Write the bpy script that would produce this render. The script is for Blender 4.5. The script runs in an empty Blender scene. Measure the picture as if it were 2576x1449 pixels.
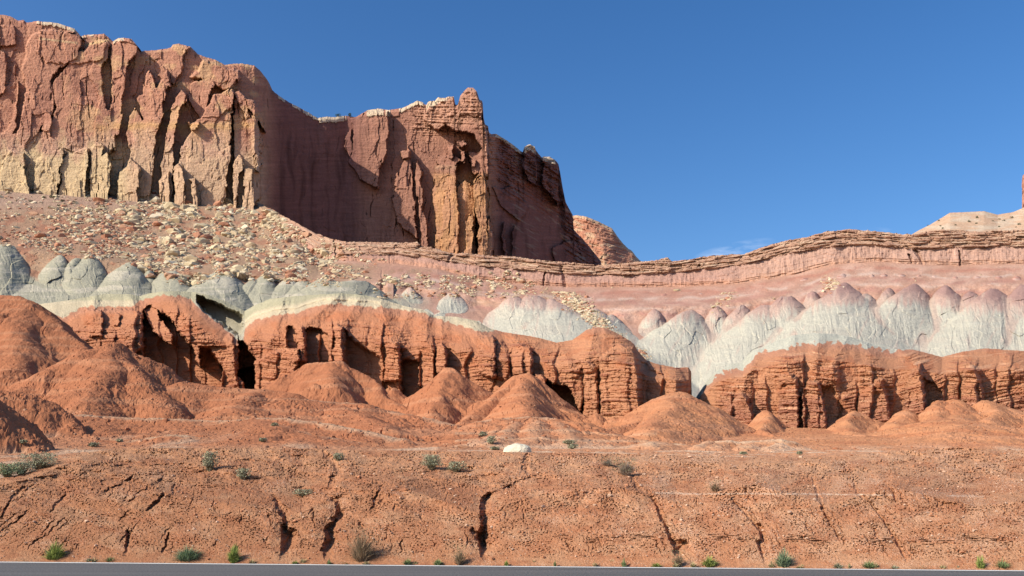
import bpy, math
import numpy as np
from math import radians, sin, cos, tan, atan2, sqrt, pi

# ------------------------------------------------------------------ camera, sky, sun
scene = bpy.context.scene
F, CX, CY = 2218.0, 1288.0, 724.5          # focal length and centre in tracing units (picture 2576 wide)
PITCH = math.atan((1239 - CY) / F)
CAM = np.array([0.0, 0.0, 1.6])
cam_data = bpy.data.cameras.new("camera")
cam = bpy.data.objects.new("camera", cam_data)
scene.collection.objects.link(cam)
cam.location = CAM
cam.rotation_euler = (pi / 2 + PITCH, 0, 0)
cam_data.sensor_width = 36.0
cam_data.lens = 36.0 * F / 2576.0
cam_data.clip_start = 0.1
cam_data.clip_end = 8000.0
scene.camera = cam

S = np.array([-0.72, -0.43, 0.56]); S = S / np.linalg.norm(S)      # towards the sun
SUN_EL = math.asin(S[2]); SUN_AZ = atan2(S[0], S[1])
world = bpy.data.worlds.new("World"); scene.world = world; world.use_nodes = True
wt = world.node_tree; wt.nodes.clear()
sky = wt.nodes.new("ShaderNodeTexSky"); sky.sky_type = 'NISHITA'; sky.sun_disc = False
sky.sun_elevation = SUN_EL; sky.sun_rotation = SUN_AZ; sky.altitude = 200
sky.air_density = 1.0; sky.dust_density = 1.2; sky.ozone_density = 2.6
bg = wt.nodes.new("ShaderNodeBackground"); bg.inputs[1].default_value = 0.14
wo = wt.nodes.new("ShaderNodeOutputWorld")
hs = wt.nodes.new("ShaderNodeHueSaturation"); hs.inputs['Hue'].default_value = .506; hs.inputs['Saturation'].default_value = 1.3
wt.links.new(sky.outputs[0], hs.inputs['Color'])
# a thin wisp of cloud low over the ridge, fixed in the sky's own directions
tc = wt.nodes.new("ShaderNodeTexCoord")
mp = wt.nodes.new("ShaderNodeMapping"); mp.inputs['Scale'].default_value = (14, 14, 60)
ns = wt.nodes.new("ShaderNodeTexNoise"); ns.inputs['Scale'].default_value = 1.6; ns.inputs['Detail'].default_value = 6; ns.inputs['Roughness'].default_value = .6
wt.links.new(tc.outputs['Generated'], mp.inputs[0]); wt.links.new(mp.outputs[0], ns.inputs[0])
def wmath(op, a, b=None, clamp=False):
    n = wt.nodes.new("ShaderNodeMath"); n.operation = op; n.use_clamp = clamp
    for k, q in enumerate((a, b)):
        if q is None: continue
        if isinstance(q, (int, float)): n.inputs[k].default_value = q
        else: wt.links.new(q, n.inputs[k])
    return n.outputs[0]
sep = wt.nodes.new("ShaderNodeSeparateXYZ"); wt.links.new(tc.outputs['Generated'], sep.inputs[0])
azr = wmath('DIVIDE', sep.outputs[0], sep.outputs[1]); elr = wmath('DIVIDE', sep.outputs[2], sep.outputs[1])
def wisp(a0, e0, wa, we, slope, gain):
    da = wmath('SUBTRACT', azr, a0)
    de = wmath('SUBTRACT', wmath('SUBTRACT', elr, e0), wmath('MULTIPLY', da, slope))
    r = wmath('ADD', wmath('POWER', wmath('ABSOLUTE', wmath('DIVIDE', da, wa)), 2.0), wmath('POWER', wmath('ABSOLUTE', wmath('DIVIDE', de, we)), 2.0))
    m = wmath('SUBTRACT', 1.0, r, True)
    nn = wmath('MULTIPLY', wmath('SUBTRACT', ns.outputs[0], 0.38, True), gain)
    return wmath('MULTIPLY', m, nn, True)
yfw = wmath('GREATER_THAN', sep.outputs[1], 0.1)
w1 = wisp(0.262, 0.279, 0.05, 0.009, 0.22, 1.0); w2 = wisp(0.43, 0.302, 0.02, 0.004, 0.05, .5)
cl = wmath('MULTIPLY', wmath('ADD', w1, w2, True), yfw)
mixc = wt.nodes.new("ShaderNodeMixRGB"); mixc.inputs[2].default_value = (8.5, 9.0, 9.6, 1)
wt.links.new(cl, mixc.inputs[0]); wt.links.new(hs.outputs[0], mixc.inputs[1])
wt.links.new(mixc.outputs[0], bg.inputs[0]); wt.links.new(bg.outputs[0], wo.inputs[0])

sun_d = bpy.data.lights.new("sun", 'SUN'); sun_d.energy = 5.0; sun_d.angle = radians(0.5); sun_d.color = (1.0, 0.93, 0.81)
sun = bpy.data.objects.new("sun", sun_d); scene.collection.objects.link(sun)
from mathutils import Vector
sun.rotation_euler = Vector(-S).to_track_quat('-Z', 'Y').to_euler()
sun.location = (-50, -30, 60)
scene.view_settings.view_transform = 'Standard'; scene.view_settings.look = 'None'
scene.view_settings.exposure = 0.2; scene.view_settings.gamma = 1.0
try: scene.view_settings.use_curve_mapping = False
except Exception: pass
scene.cycles.max_bounces = 4; scene.cycles.diffuse_bounces = 1

# ------------------------------------------------------------------ noise
def perm(seed): return np.random.RandomState(seed).permutation(512).astype(np.int64)
def pn(x, y, seed=0):
    """gradient noise about -1..1"""
    P = perm(seed + 7)
    x = np.asarray(x, float); y = np.asarray(y, float)
    xi = np.floor(x).astype(np.int64); yi = np.floor(y).astype(np.int64)
    xf = x - xi; yf = y - yi
    def g(ix, iy, dx, dy):
        h = P[(P[ix & 511] + iy) & 511] * (2 * pi / 512)
        return np.cos(h) * dx + np.sin(h) * dy
    u = xf * xf * xf * (xf * (xf * 6 - 15) + 10); v = yf * yf * yf * (yf * (yf * 6 - 15) + 10)
    a = g(xi, yi, xf, yf); b = g(xi + 1, yi, xf - 1, yf); c = g(xi, yi + 1, xf, yf - 1); d = g(xi + 1, yi + 1, xf - 1, yf - 1)
    return 1.5 * ((a + (b - a) * u) * (1 - v) + (c + (d - c) * u) * v)
def fbm(x, y, oct=4, seed=0, gain=.5, lac=2.03):
    r = 0; a = 1.0
    for k in range(oct):
        r = r + a * pn(x * lac ** k + 13.7 * k, y * lac ** k - 7.1 * k, seed + k); a *= gain
    return r
def ridged(x, y, oct=3, seed=0, gain=.5):
    r = 0; a = 1.0
    for k in range(oct):
        r = r + a * (1 - np.abs(pn(x * 2.03 ** k + 3.7 * k, y * 2.03 ** k + 9.1 * k, seed + k)) * 1.6); a *= gain
    return r
def hashf(ix, iy, seed):
    P = perm(seed + 91)
    return P[(P[ix & 511] + iy) & 511] / 511.0
def facets(x, y, seed=0, tilt=1.0):
    """broken rock: every cell of a Voronoi pattern is a tilted plane at its own height; also returns distance to the crack"""
    xi = np.floor(x).astype(np.int64); yi = np.floor(y).astype(np.int64)
    b1 = np.full(x.shape, 9.0); b2 = np.full(x.shape, 9.0); val = np.zeros(x.shape)
    for dx in (-1, 0, 1):
        for dy in (-1, 0, 1):
            cx = xi + dx; cy = yi + dy
            px = cx + .15 + .7 * hashf(cx, cy, seed); py = cy + .15 + .7 * hashf(cx, cy, seed + 1)
            d = np.hypot(x - px, y - py)
            h = hashf(cx, cy, seed + 2) - .5; gx = hashf(cx, cy, seed + 3) - .5; gy = hashf(cx, cy, seed + 4) - .5
            vv = h + tilt * (gx * (x - px) + gy * (y - py))
            near = d < b1
            b2 = np.where(near, b1, np.minimum(b2, d)); val = np.where(near, vv, val); b1 = np.where(near, d, b1)
    return val, b2 - b1
def ss(x, a=0.0, b=1.0):
    t = np.clip((x - a) / (b - a), 0, 1); return t * t * (3 - 2 * t)
def lerp(a, b, t): return a + (b - a) * t
def poly1(pts, u): p = np.array(pts, float); return np.interp(u, p[:, 0], p[:, 1])

# ------------------------------------------------------------------ projection
def ray(u, v):
    dx = (np.asarray(u, float) - CX) / F; dy = (CY - np.asarray(v, float)) / F
    return dx, cos(PITCH) - sin(PITCH) * dy, sin(PITCH) + cos(PITCH) * dy
def at(u, v, D):
    x, y, z = ray(u, v); t = D / y
    return np.stack([CAM[0] + x * t, CAM[1] + y * t, CAM[2] + z * t], -1)
def ground_depth(u, v, z=0.0):
    x, y, zz = ray(u, v); return (z - CAM[2]) / zz * y

# ------------------------------------------------------------------ materials
def rock_material(name, bump=0.5, scales=(0.6, 4.0), bdist=0.3, var=0.25, rough=0.95, strata=0.0):
    m = bpy.data.materials.new(name); m.use_nodes = True; nt = m.node_tree; nt.nodes.clear()
    N = nt.nodes.new; L = nt.links.new
    out = N("ShaderNodeOutputMaterial"); pb = N("ShaderNodeBsdfPrincipled")
    pb.inputs['Roughness'].default_value = rough; pb.inputs['Specular IOR Level'].default_value = 0.12
    at_ = N("ShaderNodeAttribute"); at_.attribute_name = "Col"
    tcn = N("ShaderNodeTexCoord")
    n1 = N("ShaderNodeTexNoise"); n1.inputs['Scale'].default_value = scales[0]; n1.inputs['Detail'].default_value = 8; n1.inputs['Roughness'].default_value = .65
    n2 = N("ShaderNodeTexNoise"); n2.inputs['Scale'].default_value = scales[1]; n2.inputs['Detail'].default_value = 6; n2.inputs['Roughness'].default_value = .7
    L(tcn.outputs['Object'], n1.inputs[0]); L(tcn.outputs['Object'], n2.inputs[0])
    mr = N("ShaderNodeMapRange"); mr.inputs[1].default_value = .3; mr.inputs[2].default_value = .7
    mr.inputs[3].default_value = 1 - var; mr.inputs[4].default_value = 1 + var
    av = N("ShaderNodeMath"); av.operation = 'ADD'; L(n1.outputs[0], av.inputs[0]); L(n2.outputs[0], av.inputs[1])
    hf = N("ShaderNodeMath"); hf.operation = 'MULTIPLY'; hf.inputs[1].default_value = .5; L(av.outputs[0], hf.inputs[0]); L(hf.outputs[0], mr.inputs[0])
    mx = N("ShaderNodeVectorMath"); mx.operation = 'SCALE'; L(at_.outputs['Color'], mx.inputs[0]); L(mr.outputs[0], mx.inputs['Scale'])
    L(mx.outputs[0], pb.inputs['Base Color'])
    bp = N("ShaderNodeBump"); bp.inputs['Strength'].default_value = bump; bp.inputs['Distance'].default_value = bdist
    L(av.outputs[0], bp.inputs['Height']); L(bp.outputs[0], pb.inputs['Normal']); L(pb.outputs[0], out.inputs[0])
    return m
def plain_material(name, col, var=.2, scale=20, rough=.9, bump=.2, bdist=.02):
    m = bpy.data.materials.new(name); m.use_nodes = True; nt = m.node_tree; N = nt.nodes.new; L = nt.links.new
    pb = nt.nodes['Principled BSDF']; pb.inputs['Roughness'].default_value = rough; pb.inputs['Specular IOR Level'].default_value = .15
    tcn = N("ShaderNodeTexCoord"); n = N("ShaderNodeTexNoise"); n.inputs['Scale'].default_value = scale; n.inputs['Detail'].default_value = 5
    L(tcn.outputs['Object'], n.inputs[0])
    r = N("ShaderNodeValToRGB"); c = np.array(col)
    r.color_ramp.elements[0].position = .3; r.color_ramp.elements[1].position = .7
    r.color_ramp.elements[0].color = (*np.clip(c * (1 - var), 0, 1), 1); r.color_ramp.elements[1].color = (*np.clip(c * (1 + var), 0, 1), 1)
    L(n.outputs[0], r.inputs[0]); L(r.outputs[0], pb.inputs['Base Color'])
    b = N("ShaderNodeBump"); b.inputs['Strength'].default_value = bump; b.inputs['Distance'].default_value = bdist; L(n.outputs[0], b.inputs['Height']); L(b.outputs[0], pb.inputs['Normal'])
    return m
M_cliff = rock_material("cliff_sandstone", .6, (.05, .35), 1.6, .16)
M_slope = rock_material("clay_slope", .6, (.12, 1.0), .7, .14)
M_red = rock_material("red_mudstone", .7, (.5, 3.2), .22, .16)
M_near = rock_material("red_gravel_soil", .9, (2.5, 13.0), .055, .20)
M_stone = rock_material("broken_stone", .4, (.4, 2.5), .2, .2)

def tag(o, label=None, cat=None, group=None, kind=None):
    if label: o['label'] = label
    if cat: o['category'] = cat
    if group: o['group'] = group
    if kind: o['kind'] = kind
    return o
def mesh_obj(name, verts, faces, mat, parent=None, smooth=False, cols=None):
    me = bpy.data.meshes.new(name)
    verts = np.asarray(verts, np.float32)
    faces = np.asarray(faces, np.int32); nf, k = faces.shape
    me.vertices.add(len(verts)); me.vertices.foreach_set("co", verts.ravel())
    me.loops.add(nf * k); me.loops.foreach_set("vertex_index", faces.ravel())
    me.polygons.add(nf); me.polygons.foreach_set("loop_start", np.arange(0, nf * k, k, dtype=np.int32))
    try: me.polygons.foreach_set("loop_total", np.full(nf, k, np.int32))
    except Exception: pass
    me.polygons.foreach_set("use_smooth", np.full(nf, smooth, bool))
    if cols is not None:
        ca = me.color_attributes.new("Col", 'FLOAT_COLOR', 'POINT')
        c4 = np.ones((len(verts), 4), np.float32); c4[:, :3] = cols
        ca.data.foreach_set("color", c4.ravel())
    me.update(calc_edges=True); me.validate()
    me.materials.append(mat)
    o = bpy.data.objects.new(name, me); scene.collection.objects.link(o)
    if parent is not None: o.parent = parent
    return o

# ------------------------------------------------------------------ relief sheets
class Sheet:
    """A rock face: rows run from its crest to its foot, every vertex has its own real distance."""
    def __init__(s, u0, u1, curves, step=1.9, vstep=1.9, jag=0.0, jseed=1, ext=0):
        n = int((u1 - u0) / step) + 1
        u = np.linspace(u0, u1, n)
        if ext: g_ = np.linspace(0, 1, 90)[1:] ** 1.6 * ext; u = np.concatenate([(u0 - g_)[::-1], u, u1 + g_]); n = len(u)
        vs, ds = [], []
        for k, c in enumerate(curves):
            c = np.array(c, float)
            vv = np.interp(u, c[:, 0], c[:, 1]); dd = np.interp(u, c[:, 0], c[:, 2])
            if k == 0: jg = np.zeros(n)
            if k == 0 and jag: jg = jag * (pn(u / 9, u * 0, jseed) + .7 * pn(u / 3.3, u * 0 + 5, jseed) + .5 * np.round(2 * pn(u / 17, u * 0 + 9, jseed)))
            if k: vv = np.maximum(vv, vs[-1] + .6)
            vs.append(vv); ds.append(dd)
        rows_v, rows_d = [], []
        for k in range(len(vs) - 1):
            m = max(2, int(np.max(vs[k + 1] - vs[k]) / vstep))
            t = np.arange(m) / m
            rows_v.append(vs[k][None] * (1 - t[:, None]) + vs[k + 1][None] * t[:, None])
            rows_d.append(ds[k][None] * (1 - t[:, None]) + ds[k + 1][None] * t[:, None])
        s.V = np.concatenate(rows_v + [vs[-1][None]]); s.D = np.concatenate(rows_d + [ds[-1][None]])
        s.V = s.V + jg[None] * np.exp(-(s.V - s.V[0][None]) / 5.0)
        s.U = np.broadcast_to(u[None], s.V.shape).copy()
        s.crest = s.V[0].copy(); s.foot = vs[-1]
        s.h = s.V - s.V[0][None]                     # tracing units below the crest
        s.disp = np.zeros(s.V.shape)                # towards the viewer, tracing units
        s.UW, s.VW = s.U, s.V
        s.col = np.ones(s.V.shape + (3,)) * .3
    def warp(s, a, scale, seed=3, ay=None):
        ay = a if ay is None else ay
        s.UW = s.U + a * fbm(s.U / scale, s.V / scale, 3, seed); s.VW = s.V + ay * fbm(s.U / scale + 40, s.V / scale, 3, seed + 5)
    def win(s, u0, u1, v0, v1):
        return np.where((s.UW > u0) & (s.UW < u1) & (s.VW > v0) & (s.VW < v1))
    def sd(s, pts):
        p = np.array(pts, float); ix = s.win(p[:, 0].min() - 1, p[:, 0].max() + 1, p[:, 1].min() - 1, p[:, 1].max() + 1)
        x = s.UW[ix]; y = s.VW[ix]; ins = np.zeros(x.shape, bool); dist = np.full(x.shape, 1e9)
        n = len(p)
        for i in range(n):
            x1, y1 = p[i]; x2, y2 = p[(i + 1) % n]
            if y1 != y2:
                c = ((y1 > y) != (y2 > y)) & (x < (x2 - x1) * (y - y1) / (y2 - y1) + x1); ins ^= c
            ex, ey = x2 - x1, y2 - y1; L2 = ex * ex + ey * ey + 1e-9
            t = np.clip(((x - x1) * ex + (y - y1) * ey) / L2, 0, 1)
            dist = np.minimum(dist, np.hypot(x - x1 - t * ex, y - y1 - t * ey))
        return ix, np.where(ins, dist, -1.0), x, y
    def block(s, pts, pl, pr, w=3.0, mode='max', top=0.0):
        """stands proud of the wall by pl at its left edge and pr at its right edge"""
        ix, d, x, y = s.sd(pts)
        p = np.array(pts, float); a, b = p[:, 0].min(), p[:, 0].max(); c, e = p[:, 1].min(), p[:, 1].max()
        t = (x - a) / max(b - a, 1)
        h = lerp(pl, pr, t) * np.sqrt(ss(d, 0, w))
        if top: h = h - top * (1 - (y - c) / max(e - c, 1)) * (d > 0)
        if mode == 'max': s.disp[ix] = np.where(d > 0, np.maximum(s.disp[ix], h), s.disp[ix])
        else: s.disp[ix] += np.where(d > 0, h, 0)
        return ix, d
    def paint(s, pts, c, soft=4.0, amt=1.0):
        ix, d, x, y = s.sd(pts)
        a = (amt * ss(d, 0, soft))[:, None]
        s.col[ix] = s.col[ix] * (1 - a) + np.array(c) * a
    def groove(s, pts, depth, w=None, p=1.0):
        q = np.array(pts, float)
        ww = q[:, 2] if q.shape[1] > 2 else np.full(len(q), w, float)
        m = ww.max() + 1; ix = s.win(q[:, 0].min() - m, q[:, 0].max() + m, q[:, 1].min() - m, q[:, 1].max() + m)
        x = s.UW[ix]; y = s.VW[ix]; best = np.zeros(x.shape)
        for i in range(len(q) - 1):
            x1, y1 = q[i, :2]; ex, ey = q[i + 1, :2] - q[i, :2]; L2 = ex * ex + ey * ey + 1e-9
            t = np.clip(((x - x1) * ex + (y - y1) * ey) / L2, 0, 1)
            wd = lerp(ww[i], ww[i + 1], t)
            k = np.clip(1 - np.hypot(x - x1 - t * ex, y - y1 - t * ey) / wd, 0, 1) ** p * (wd / ww.max())
            best = np.maximum(best, k)
        s.disp[ix] -= depth * best
        return ix, best
    def dome(s, u, v, vb, wl, wr=None, p=14.0, top=.35, lean=0.0, tail=40.0, k=1.7):
        """a rounded spur: apex (u,v), opens to half widths wl/wr at vb, dies away below"""
        wr = wl if wr is None else wr
        ix = s.win(u - wl * 1.4 - abs(lean), u + wr * 1.4 + abs(lean), v - 2, vb + tail)
        x = s.UW[ix]; y = s.VW[ix]; t = (y - v) / (vb - v)
        tt = np.clip(t, 0, 1); open_ = lerp(top, 1, tt) * np.sqrt(np.clip(tt * 4, 0, 1))
        xc = u + lean * t
        q = np.where(x < xc, (xc - x) / (wl * open_ + .5), (x - xc) / (wr * open_ + .5))
        prof = np.clip(1 - q ** k, 0, 1) ** .75
        g = np.clip(tt * 1.6, 0, 1) ** .6 * (1 - ss(y, vb, vb + tail))
        h = p * prof * g
        s.disp[ix] = np.maximum(s.disp[ix], s.disp[ix] * .3 + h)
        return ix, np.clip(1.15 - q, 0, 1) * (t > 0) * (1 - ss(y, vb + tail * .3, vb + tail))
    def cone(s, u, v, slope, e=2.6, r0=.12, off=0.0, vb=None, sh=0.0):
        """a real clay cone or spur: apex at (u,v), side slope, stretched e times towards the viewer; r0 rounds the top"""
        ju = int(np.argmin(np.abs(s.U[0] - u))); iv = int(np.argmin(np.abs(s.V[:, ju] - v)))
        Da = s.D[iv, ju] - s.disp[iv, ju] * s.D[iv, ju] / F * .0 - off * s.D[iv, ju] / F
        A = at(u, v, Da); W = 400
        vb = v + 260 if vb is None else vb
        ix = np.where((s.UW > u - W) & (s.UW < u + W) & (s.VW > v - 1) & (s.VW < vb + 60))
        sh = sh + A[0] / A[1]
        x, y, z = ray(s.UW[ix] , s.VW[ix]); x = x / y; z = z / y
        r = r0 * Da / F; q0 = A[2] + r * slope - CAM[2]
        # (x t - xa - sh*(t-ya))^2 + ((t-ya)/e)^2 + r^2 = ((q0 - z t)/slope)^2
        a = (x - sh) ** 2 + 1 / e ** 2 - (z / slope) ** 2
        b = -2 * (x - sh) * (A[0] - sh * A[1]) - 2 * A[1] / e ** 2 + 2 * q0 * z / slope ** 2
        c = (A[0] - sh * A[1]) ** 2 + A[1] ** 2 / e ** 2 + r * r - (q0 / slope) ** 2
        disc = b * b - 4 * a * c; ok = disc > 0; sq = np.sqrt(np.where(ok, disc, 0))
        t1 = (-b - sq) / (2 * a); t2 = (-b + sq) / (2 * a); 
        for_ = []
        for t in (t1, t2): for_.append(np.where(ok & (t > 20) & (q0 - z * t > 0), t, 1e9))
        t = np.minimum(*for_)
        dsp = (s.D[ix] - t) * F / s.D[ix]
        dsp = np.where(t < 1e8, dsp, -1e9)
        ri = dsp > s.disp[ix]
        m = np.clip((dsp - s.disp[ix]) / 8, 0, 1)
        s.disp[ix] = np.where(ri, dsp, s.disp[ix])
        return ix, m
    def points(s):
        D = s.D - s.disp * s.D / F
        s.P = at(s.U, s.V, D); return s.P
    def build(s, name, mat, kind='structure', back=((4, -.3), (12, -2), (30, -8)), drop=70.0, smooth=True):
        P = s.points(); C = s.col
        top = [P[0][None] + np.array([0, dy, dz])[None, None] for dy, dz in back][::-1]
        Df = (s.D - s.disp * s.D / F)[-1]
        low = at(s.U[-1], s.V[-1] + drop, Df)[None]
        A = np.concatenate(top + [P, low]); Cc = np.concatenate([C[0][None]] * len(top) + [C, C[-1][None]])
        r, c = A.shape[:2]
        i = np.arange(r * c).reshape(r, c)
        f = np.stack([i[:-1, :-1], i[1:, :-1], i[1:, 1:], i[:-1, 1:]], -1).reshape(-1, 4)
        o = mesh_obj(name, A.reshape(-1, 3), f, mat, None, smooth, np.clip(Cc.reshape(-1, 3), 0, 1))
        tag(o, kind=kind); return o
def tone(col, n, amt): return col * (1 + amt * n)[..., None]
def mixc_(a, b, t): t = np.clip(t, 0, 1)[..., None]; return a * (1 - t) + np.array(b) * t

RED = np.array([.44, .172, .082]); RED_D = np.array([.36, .14, .068]); ORG = np.array([.49, .225, .11]); TAN = np.array([.56, .33, .18])
GREY = np.array([.46, .44, .35]); PALE = np.array([.60, .56, .45]); PURP = np.array([.38, .20, .155]); PINK = np.array([.50, .29, .20])
VARN = np.array([.30, .125, .08]); CREAM = np.array([.62, .50, .33])

# ------------------------------------------------------------------ the great cliff
crest6 = [(-150,30),(0,37),(25,40),(45,52),(60,50),(65,57),(95,53),(145,58),(187,72),(192,82),(203,92),(212,88),(262,85),(280,100),(284,104),(300,95),(330,97),(345,115),(352,130),(363,128),(395,126),(430,120),(435,112),(450,110),(478,117),(497,135),(515,143),(540,150),(566,163),(590,160),(610,160),(640,165),(655,178),(672,200),(676,218),(700,240),(735,262),(745,266),(770,280),(800,297),(815,294),(845,294),(871,291),(895,295),(910,285),(926,277),(950,273),(978,277),(1014,271),(1030,263),(1050,253),(1062,257),(1072,265),(1078,255),(1094,253),(1102,245),(1120,247),(1126,243),(1142,243),(1145,263),(1152,263),(1158,241),(1168,228),(1178,220),(1190,221),(1200,230),(1206,251),(1214,255),(1216,293),(1220,313),(1228,317),(1230,333),(1236,337),(1248,337),(1269,349),(1289,363),(1309,379),(1315,383),(1319,369),(1333,363),(1345,369),(1349,379),(1357,389),(1363,397),(1369,393),(1383,395),(1397,403),(1405,413),(1409,433),(1415,469),(1423,509),(1441,541),(1443,577),(1455,590),(1467,602),(1487,626),(1512,657)]
base6 = [(-150,455),(0,455),(270,462),(330,470),(430,470),(500,482),(560,495),(640,508),(700,545),(760,580),(830,602),(870,610),(1060,620),(1170,640),(1290,646),(1420,660),(1512,668)]
dep6 = [(-150,548),(0,552),(300,562),(560,570),(636,574),(668,590),(700,604),(780,634),(870,652),(960,655),(1100,652),(1228,650),(1260,664),(1300,682),(1420,740),(1512,790)]
def with_depth(c, dep, off=0, dv=0): return [(u, v + dv, poly1(dep, u) + off) for u, v in c]
K = Sheet(-150, 1512, [with_depth(crest6, dep6, 14), with_depth(base6, dep6, 0), with_depth(base6, dep6, -.5, 26)], 1.7, 1.7, .8)
U, V = K.U, K.V
top_v = K.crest[None]; foot_v = K.foot[None]
K.warp(3.2, 26, 11, 3)
fa_, _e = facets(U / 13 + .3 * pn(U / 30, V / 30, 12), V / 26, 13, 1.0); fb_, _e = facets(U / 6, V / 10, 14, 1.0)
K.UW = K.UW + 4 * fa_ + 1.0 * fb_; K.VW = K.VW + 5 * fa_ - 1.2 * fb_
# left face, panel by panel
def B(pts, a, b, w=4):
    K.block([(x, y + 45) if y > poly1(base6, x) - 14 else (x, y) for x, y in pts], a, b, w * .42)
B([(-150,60),(35,62),(38,110),(20,118),(-150,120)], 4, 8)
B([(-150,120),(10,130),(22,160),(8,240),(-150,260)], 5, 9)
B([(62,112),(75,95),(105,72),(203,84),(206,108),(192,145),(180,158),(150,172),(130,205),(138,240),(136,290),(120,300),(100,335),(62,372),(38,345),(52,300),(66,230),(54,180),(60,140)], 16, 20, 10)
B([(100,75),(202,82),(206,110),(192,147),(165,160),(120,158),(92,130)], 20, 26, 5)
B([(13,330),(30,300),(40,255),(42,200),(47,205),(44,260),(40,320),(30,345),(0,360)], 8, 14)
B([(112,275),(128,285),(132,305),(125,345),(108,330)], 19, 26, 4)
B([(128,212),(165,165),(200,128),(240,104),(272,100),(278,115),(270,150),(258,170),(262,230),(268,270),(290,285),(300,300),(292,350),(290,378),(250,392),(130,392),(122,330),(138,270)], 17, 22, 8)
B([(160,160),(200,128),(240,100),(268,98),(275,112),(262,150),(235,160),(180,168)], 21, 26, 14)
B([(284,107),(300,98),(330,99),(347,118),(343,132),(326,150),(320,165),(312,220),(303,330),(296,345),(284,330),(278,270),(283,190),(277,150)], 20, 30, 5)
B([(284,160),(292,130),(297,170),(296,260),(290,270),(284,230)], 13, 17, 4)
B([(390,132),(396,128),(435,112),(480,118),(462,145),(455,190),(440,215),(422,208),(392,190)], 3, 14, 7)
B([(358,300),(345,245),(360,238),(368,182),(378,176),(388,200),(394,216),(415,186),(424,178),(430,215),(416,224),(412,290),(402,312),(395,340),(388,400),(378,462),(338,482),(330,400),(316,335),(326,292),(342,270)], 22, 38, 6)
B([(440,242),(458,228),(472,238),(470,250),(456,268),(446,310),(440,335),(434,462),(398,472),(404,430),(418,335),(428,285)], 26, 42, 4)
B([(478,212),(500,196),(532,200),(542,215),(526,240),(520,285),(502,300),(478,255)], 14, 24, 5)
B([(476,197),(512,150),(560,162),(600,175),(606,192),(590,215),(570,232),(548,222),(500,197)], 18, 27, 14)
B([(452,382),(462,350),(482,330),(472,308),(520,286),(542,240),(580,224),(592,236),(586,262),(582,340),(580,400),(572,460),(562,500),(450,490)], 34, 46, 7)
B([(505,295),(540,240),(580,224),(590,240),(584,270),(560,290),(520,300)], 40, 52, 6)
B([(476,320),(490,302),(502,305),(498,322),(480,328)], 48, 56, 3)
B([(586,250),(600,240),(650,300),(660,345),(655,500),(586,500)], 36, 44, 8)
B([(588,238),(602,228),(618,240),(624,280),(634,300),(642,345),(650,400),(640,430),(628,330),(604,268)], 44, 58, 4)
B([(618,245),(640,255),(652,272),(664,300),(668,338),(656,312),(640,286),(622,272)], 56, 64, 3)
B([(632,300),(640,270),(648,290),(650,330),(656,345),(650,370),(656,390),(654,438),(644,428),(638,370)], 58, 68, 3)
for q, a, b_ in [([(588,402),(600,388),(612,396),(612,425),(600,450),(596,500),(582,498)],54,62), ([(612,420),(636,424),(640,508),(612,506)],58,68),
    ([(-20,458),(8,402),(22,376),(60,384),(64,440),(46,458)],26,34), ([(82,460),(88,402),(120,385),(158,372),(158,400),(140,458)],28,38),
    ([(148,460),(154,398),(170,388),(222,372),(224,402),(212,460)],30,40), ([(225,460),(228,370),(245,358),(262,362),(254,400),(244,460)],34,43),
    ([(244,462),(252,392),(268,380),(282,420),(268,462)],40,50), ([(292,462),(300,432),(318,420),(330,397),(352,420),(346,465)],40,52),
    ([(440,475),(436,420),(452,412),(462,424),(462,445),(470,475)],46,58), ([(400,480),(402,452),(424,428),(428,470)],42,52),
    ([(486,482),(480,460),(470,452),(490,448),(500,470)],52,60), ([(50,458),(54,420),(66,424),(78,455)],34,42)]: B(q, a, b_, 4)
# cream talus of the lower left, broken
B([(-150,330),(60,335),(130,330),(235,328),(245,350),(262,392),(262,470),(-150,470)], 12, 16, 12)
# receding shadowed wall and the castle
B([(865,361),(876,332),(884,322),(887,381),(881,404)], 9, 12, 3)
B([(884,300),(925,280),(978,280),(979,340),(972,370),(968,400),(955,425),(953,475),(940,470),(905,450),(878,410),(884,385),(890,340)], 10, 30, 6)
B([(1000,440),(1018,398),(1024,365),(1035,380),(1038,440),(1046,560),(1052,604),(1000,562),(985,500)], 14, 22, 5)
B([(1008,380),(1030,378),(1032,400),(1012,400)], 24, 30, 4)
B([(1044,450),(1050,400),(1062,430),(1062,520),(1075,560),(1078,620),(1062,620),(1054,540)], 22, 30, 4)
B([(1090,470),(1098,424),(1106,410),(1150,418),(1148,470),(1150,645),(1094,640),(1096,550),(1086,490)], 26, 38, 6)
B([(1112,500),(1134,480),(1150,482),(1156,645),(1110,640)], 34, 44, 6)
B([(1100,392),(1140,388),(1168,410),(1140,420),(1098,412)], 24, 40, 5)
B([(1148,470),(1170,455),(1196,470),(1200,645),(1148,645)], 24, 32, 6)
B([(1190,458),(1206,440),(1220,440),(1224,500),(1226,560),(1232,648),(1196,645),(1202,560),(1192,500)], 58, 76, 5)
B([(1172,560),(1184,538),(1192,540),(1190,645),(1168,642)], 50, 62, 4)
B([(1176,380),(1206,384),(1224,360),(1230,400),(1228,445),(1190,440)], 34, 62, 6)
B([(1122,366),(1128,362),(1142,366),(1141,396),(1128,400)], 34, 44, 3)
for q in ([(1160,385),(1172,382),(1170,410),(1162,412)],[(1150,360),(1166,352),(1176,362),(1164,374)],[(1184,402),(1196,400),(1196,420),(1186,424)],[(1206,420),(1218,416),(1218,438),(1208,438)],[(1205,455),(1226,450),(1228,470),(1206,470)]): B(q, 44, 56, 3)
B([(1105,300),(1150,262),(1158,238),(1172,220),(1200,222),(1212,255),(1216,300),(1226,330),(1232,400),(1216,380),(1190,340),(1140,330)], 30, 56, 10)
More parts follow.
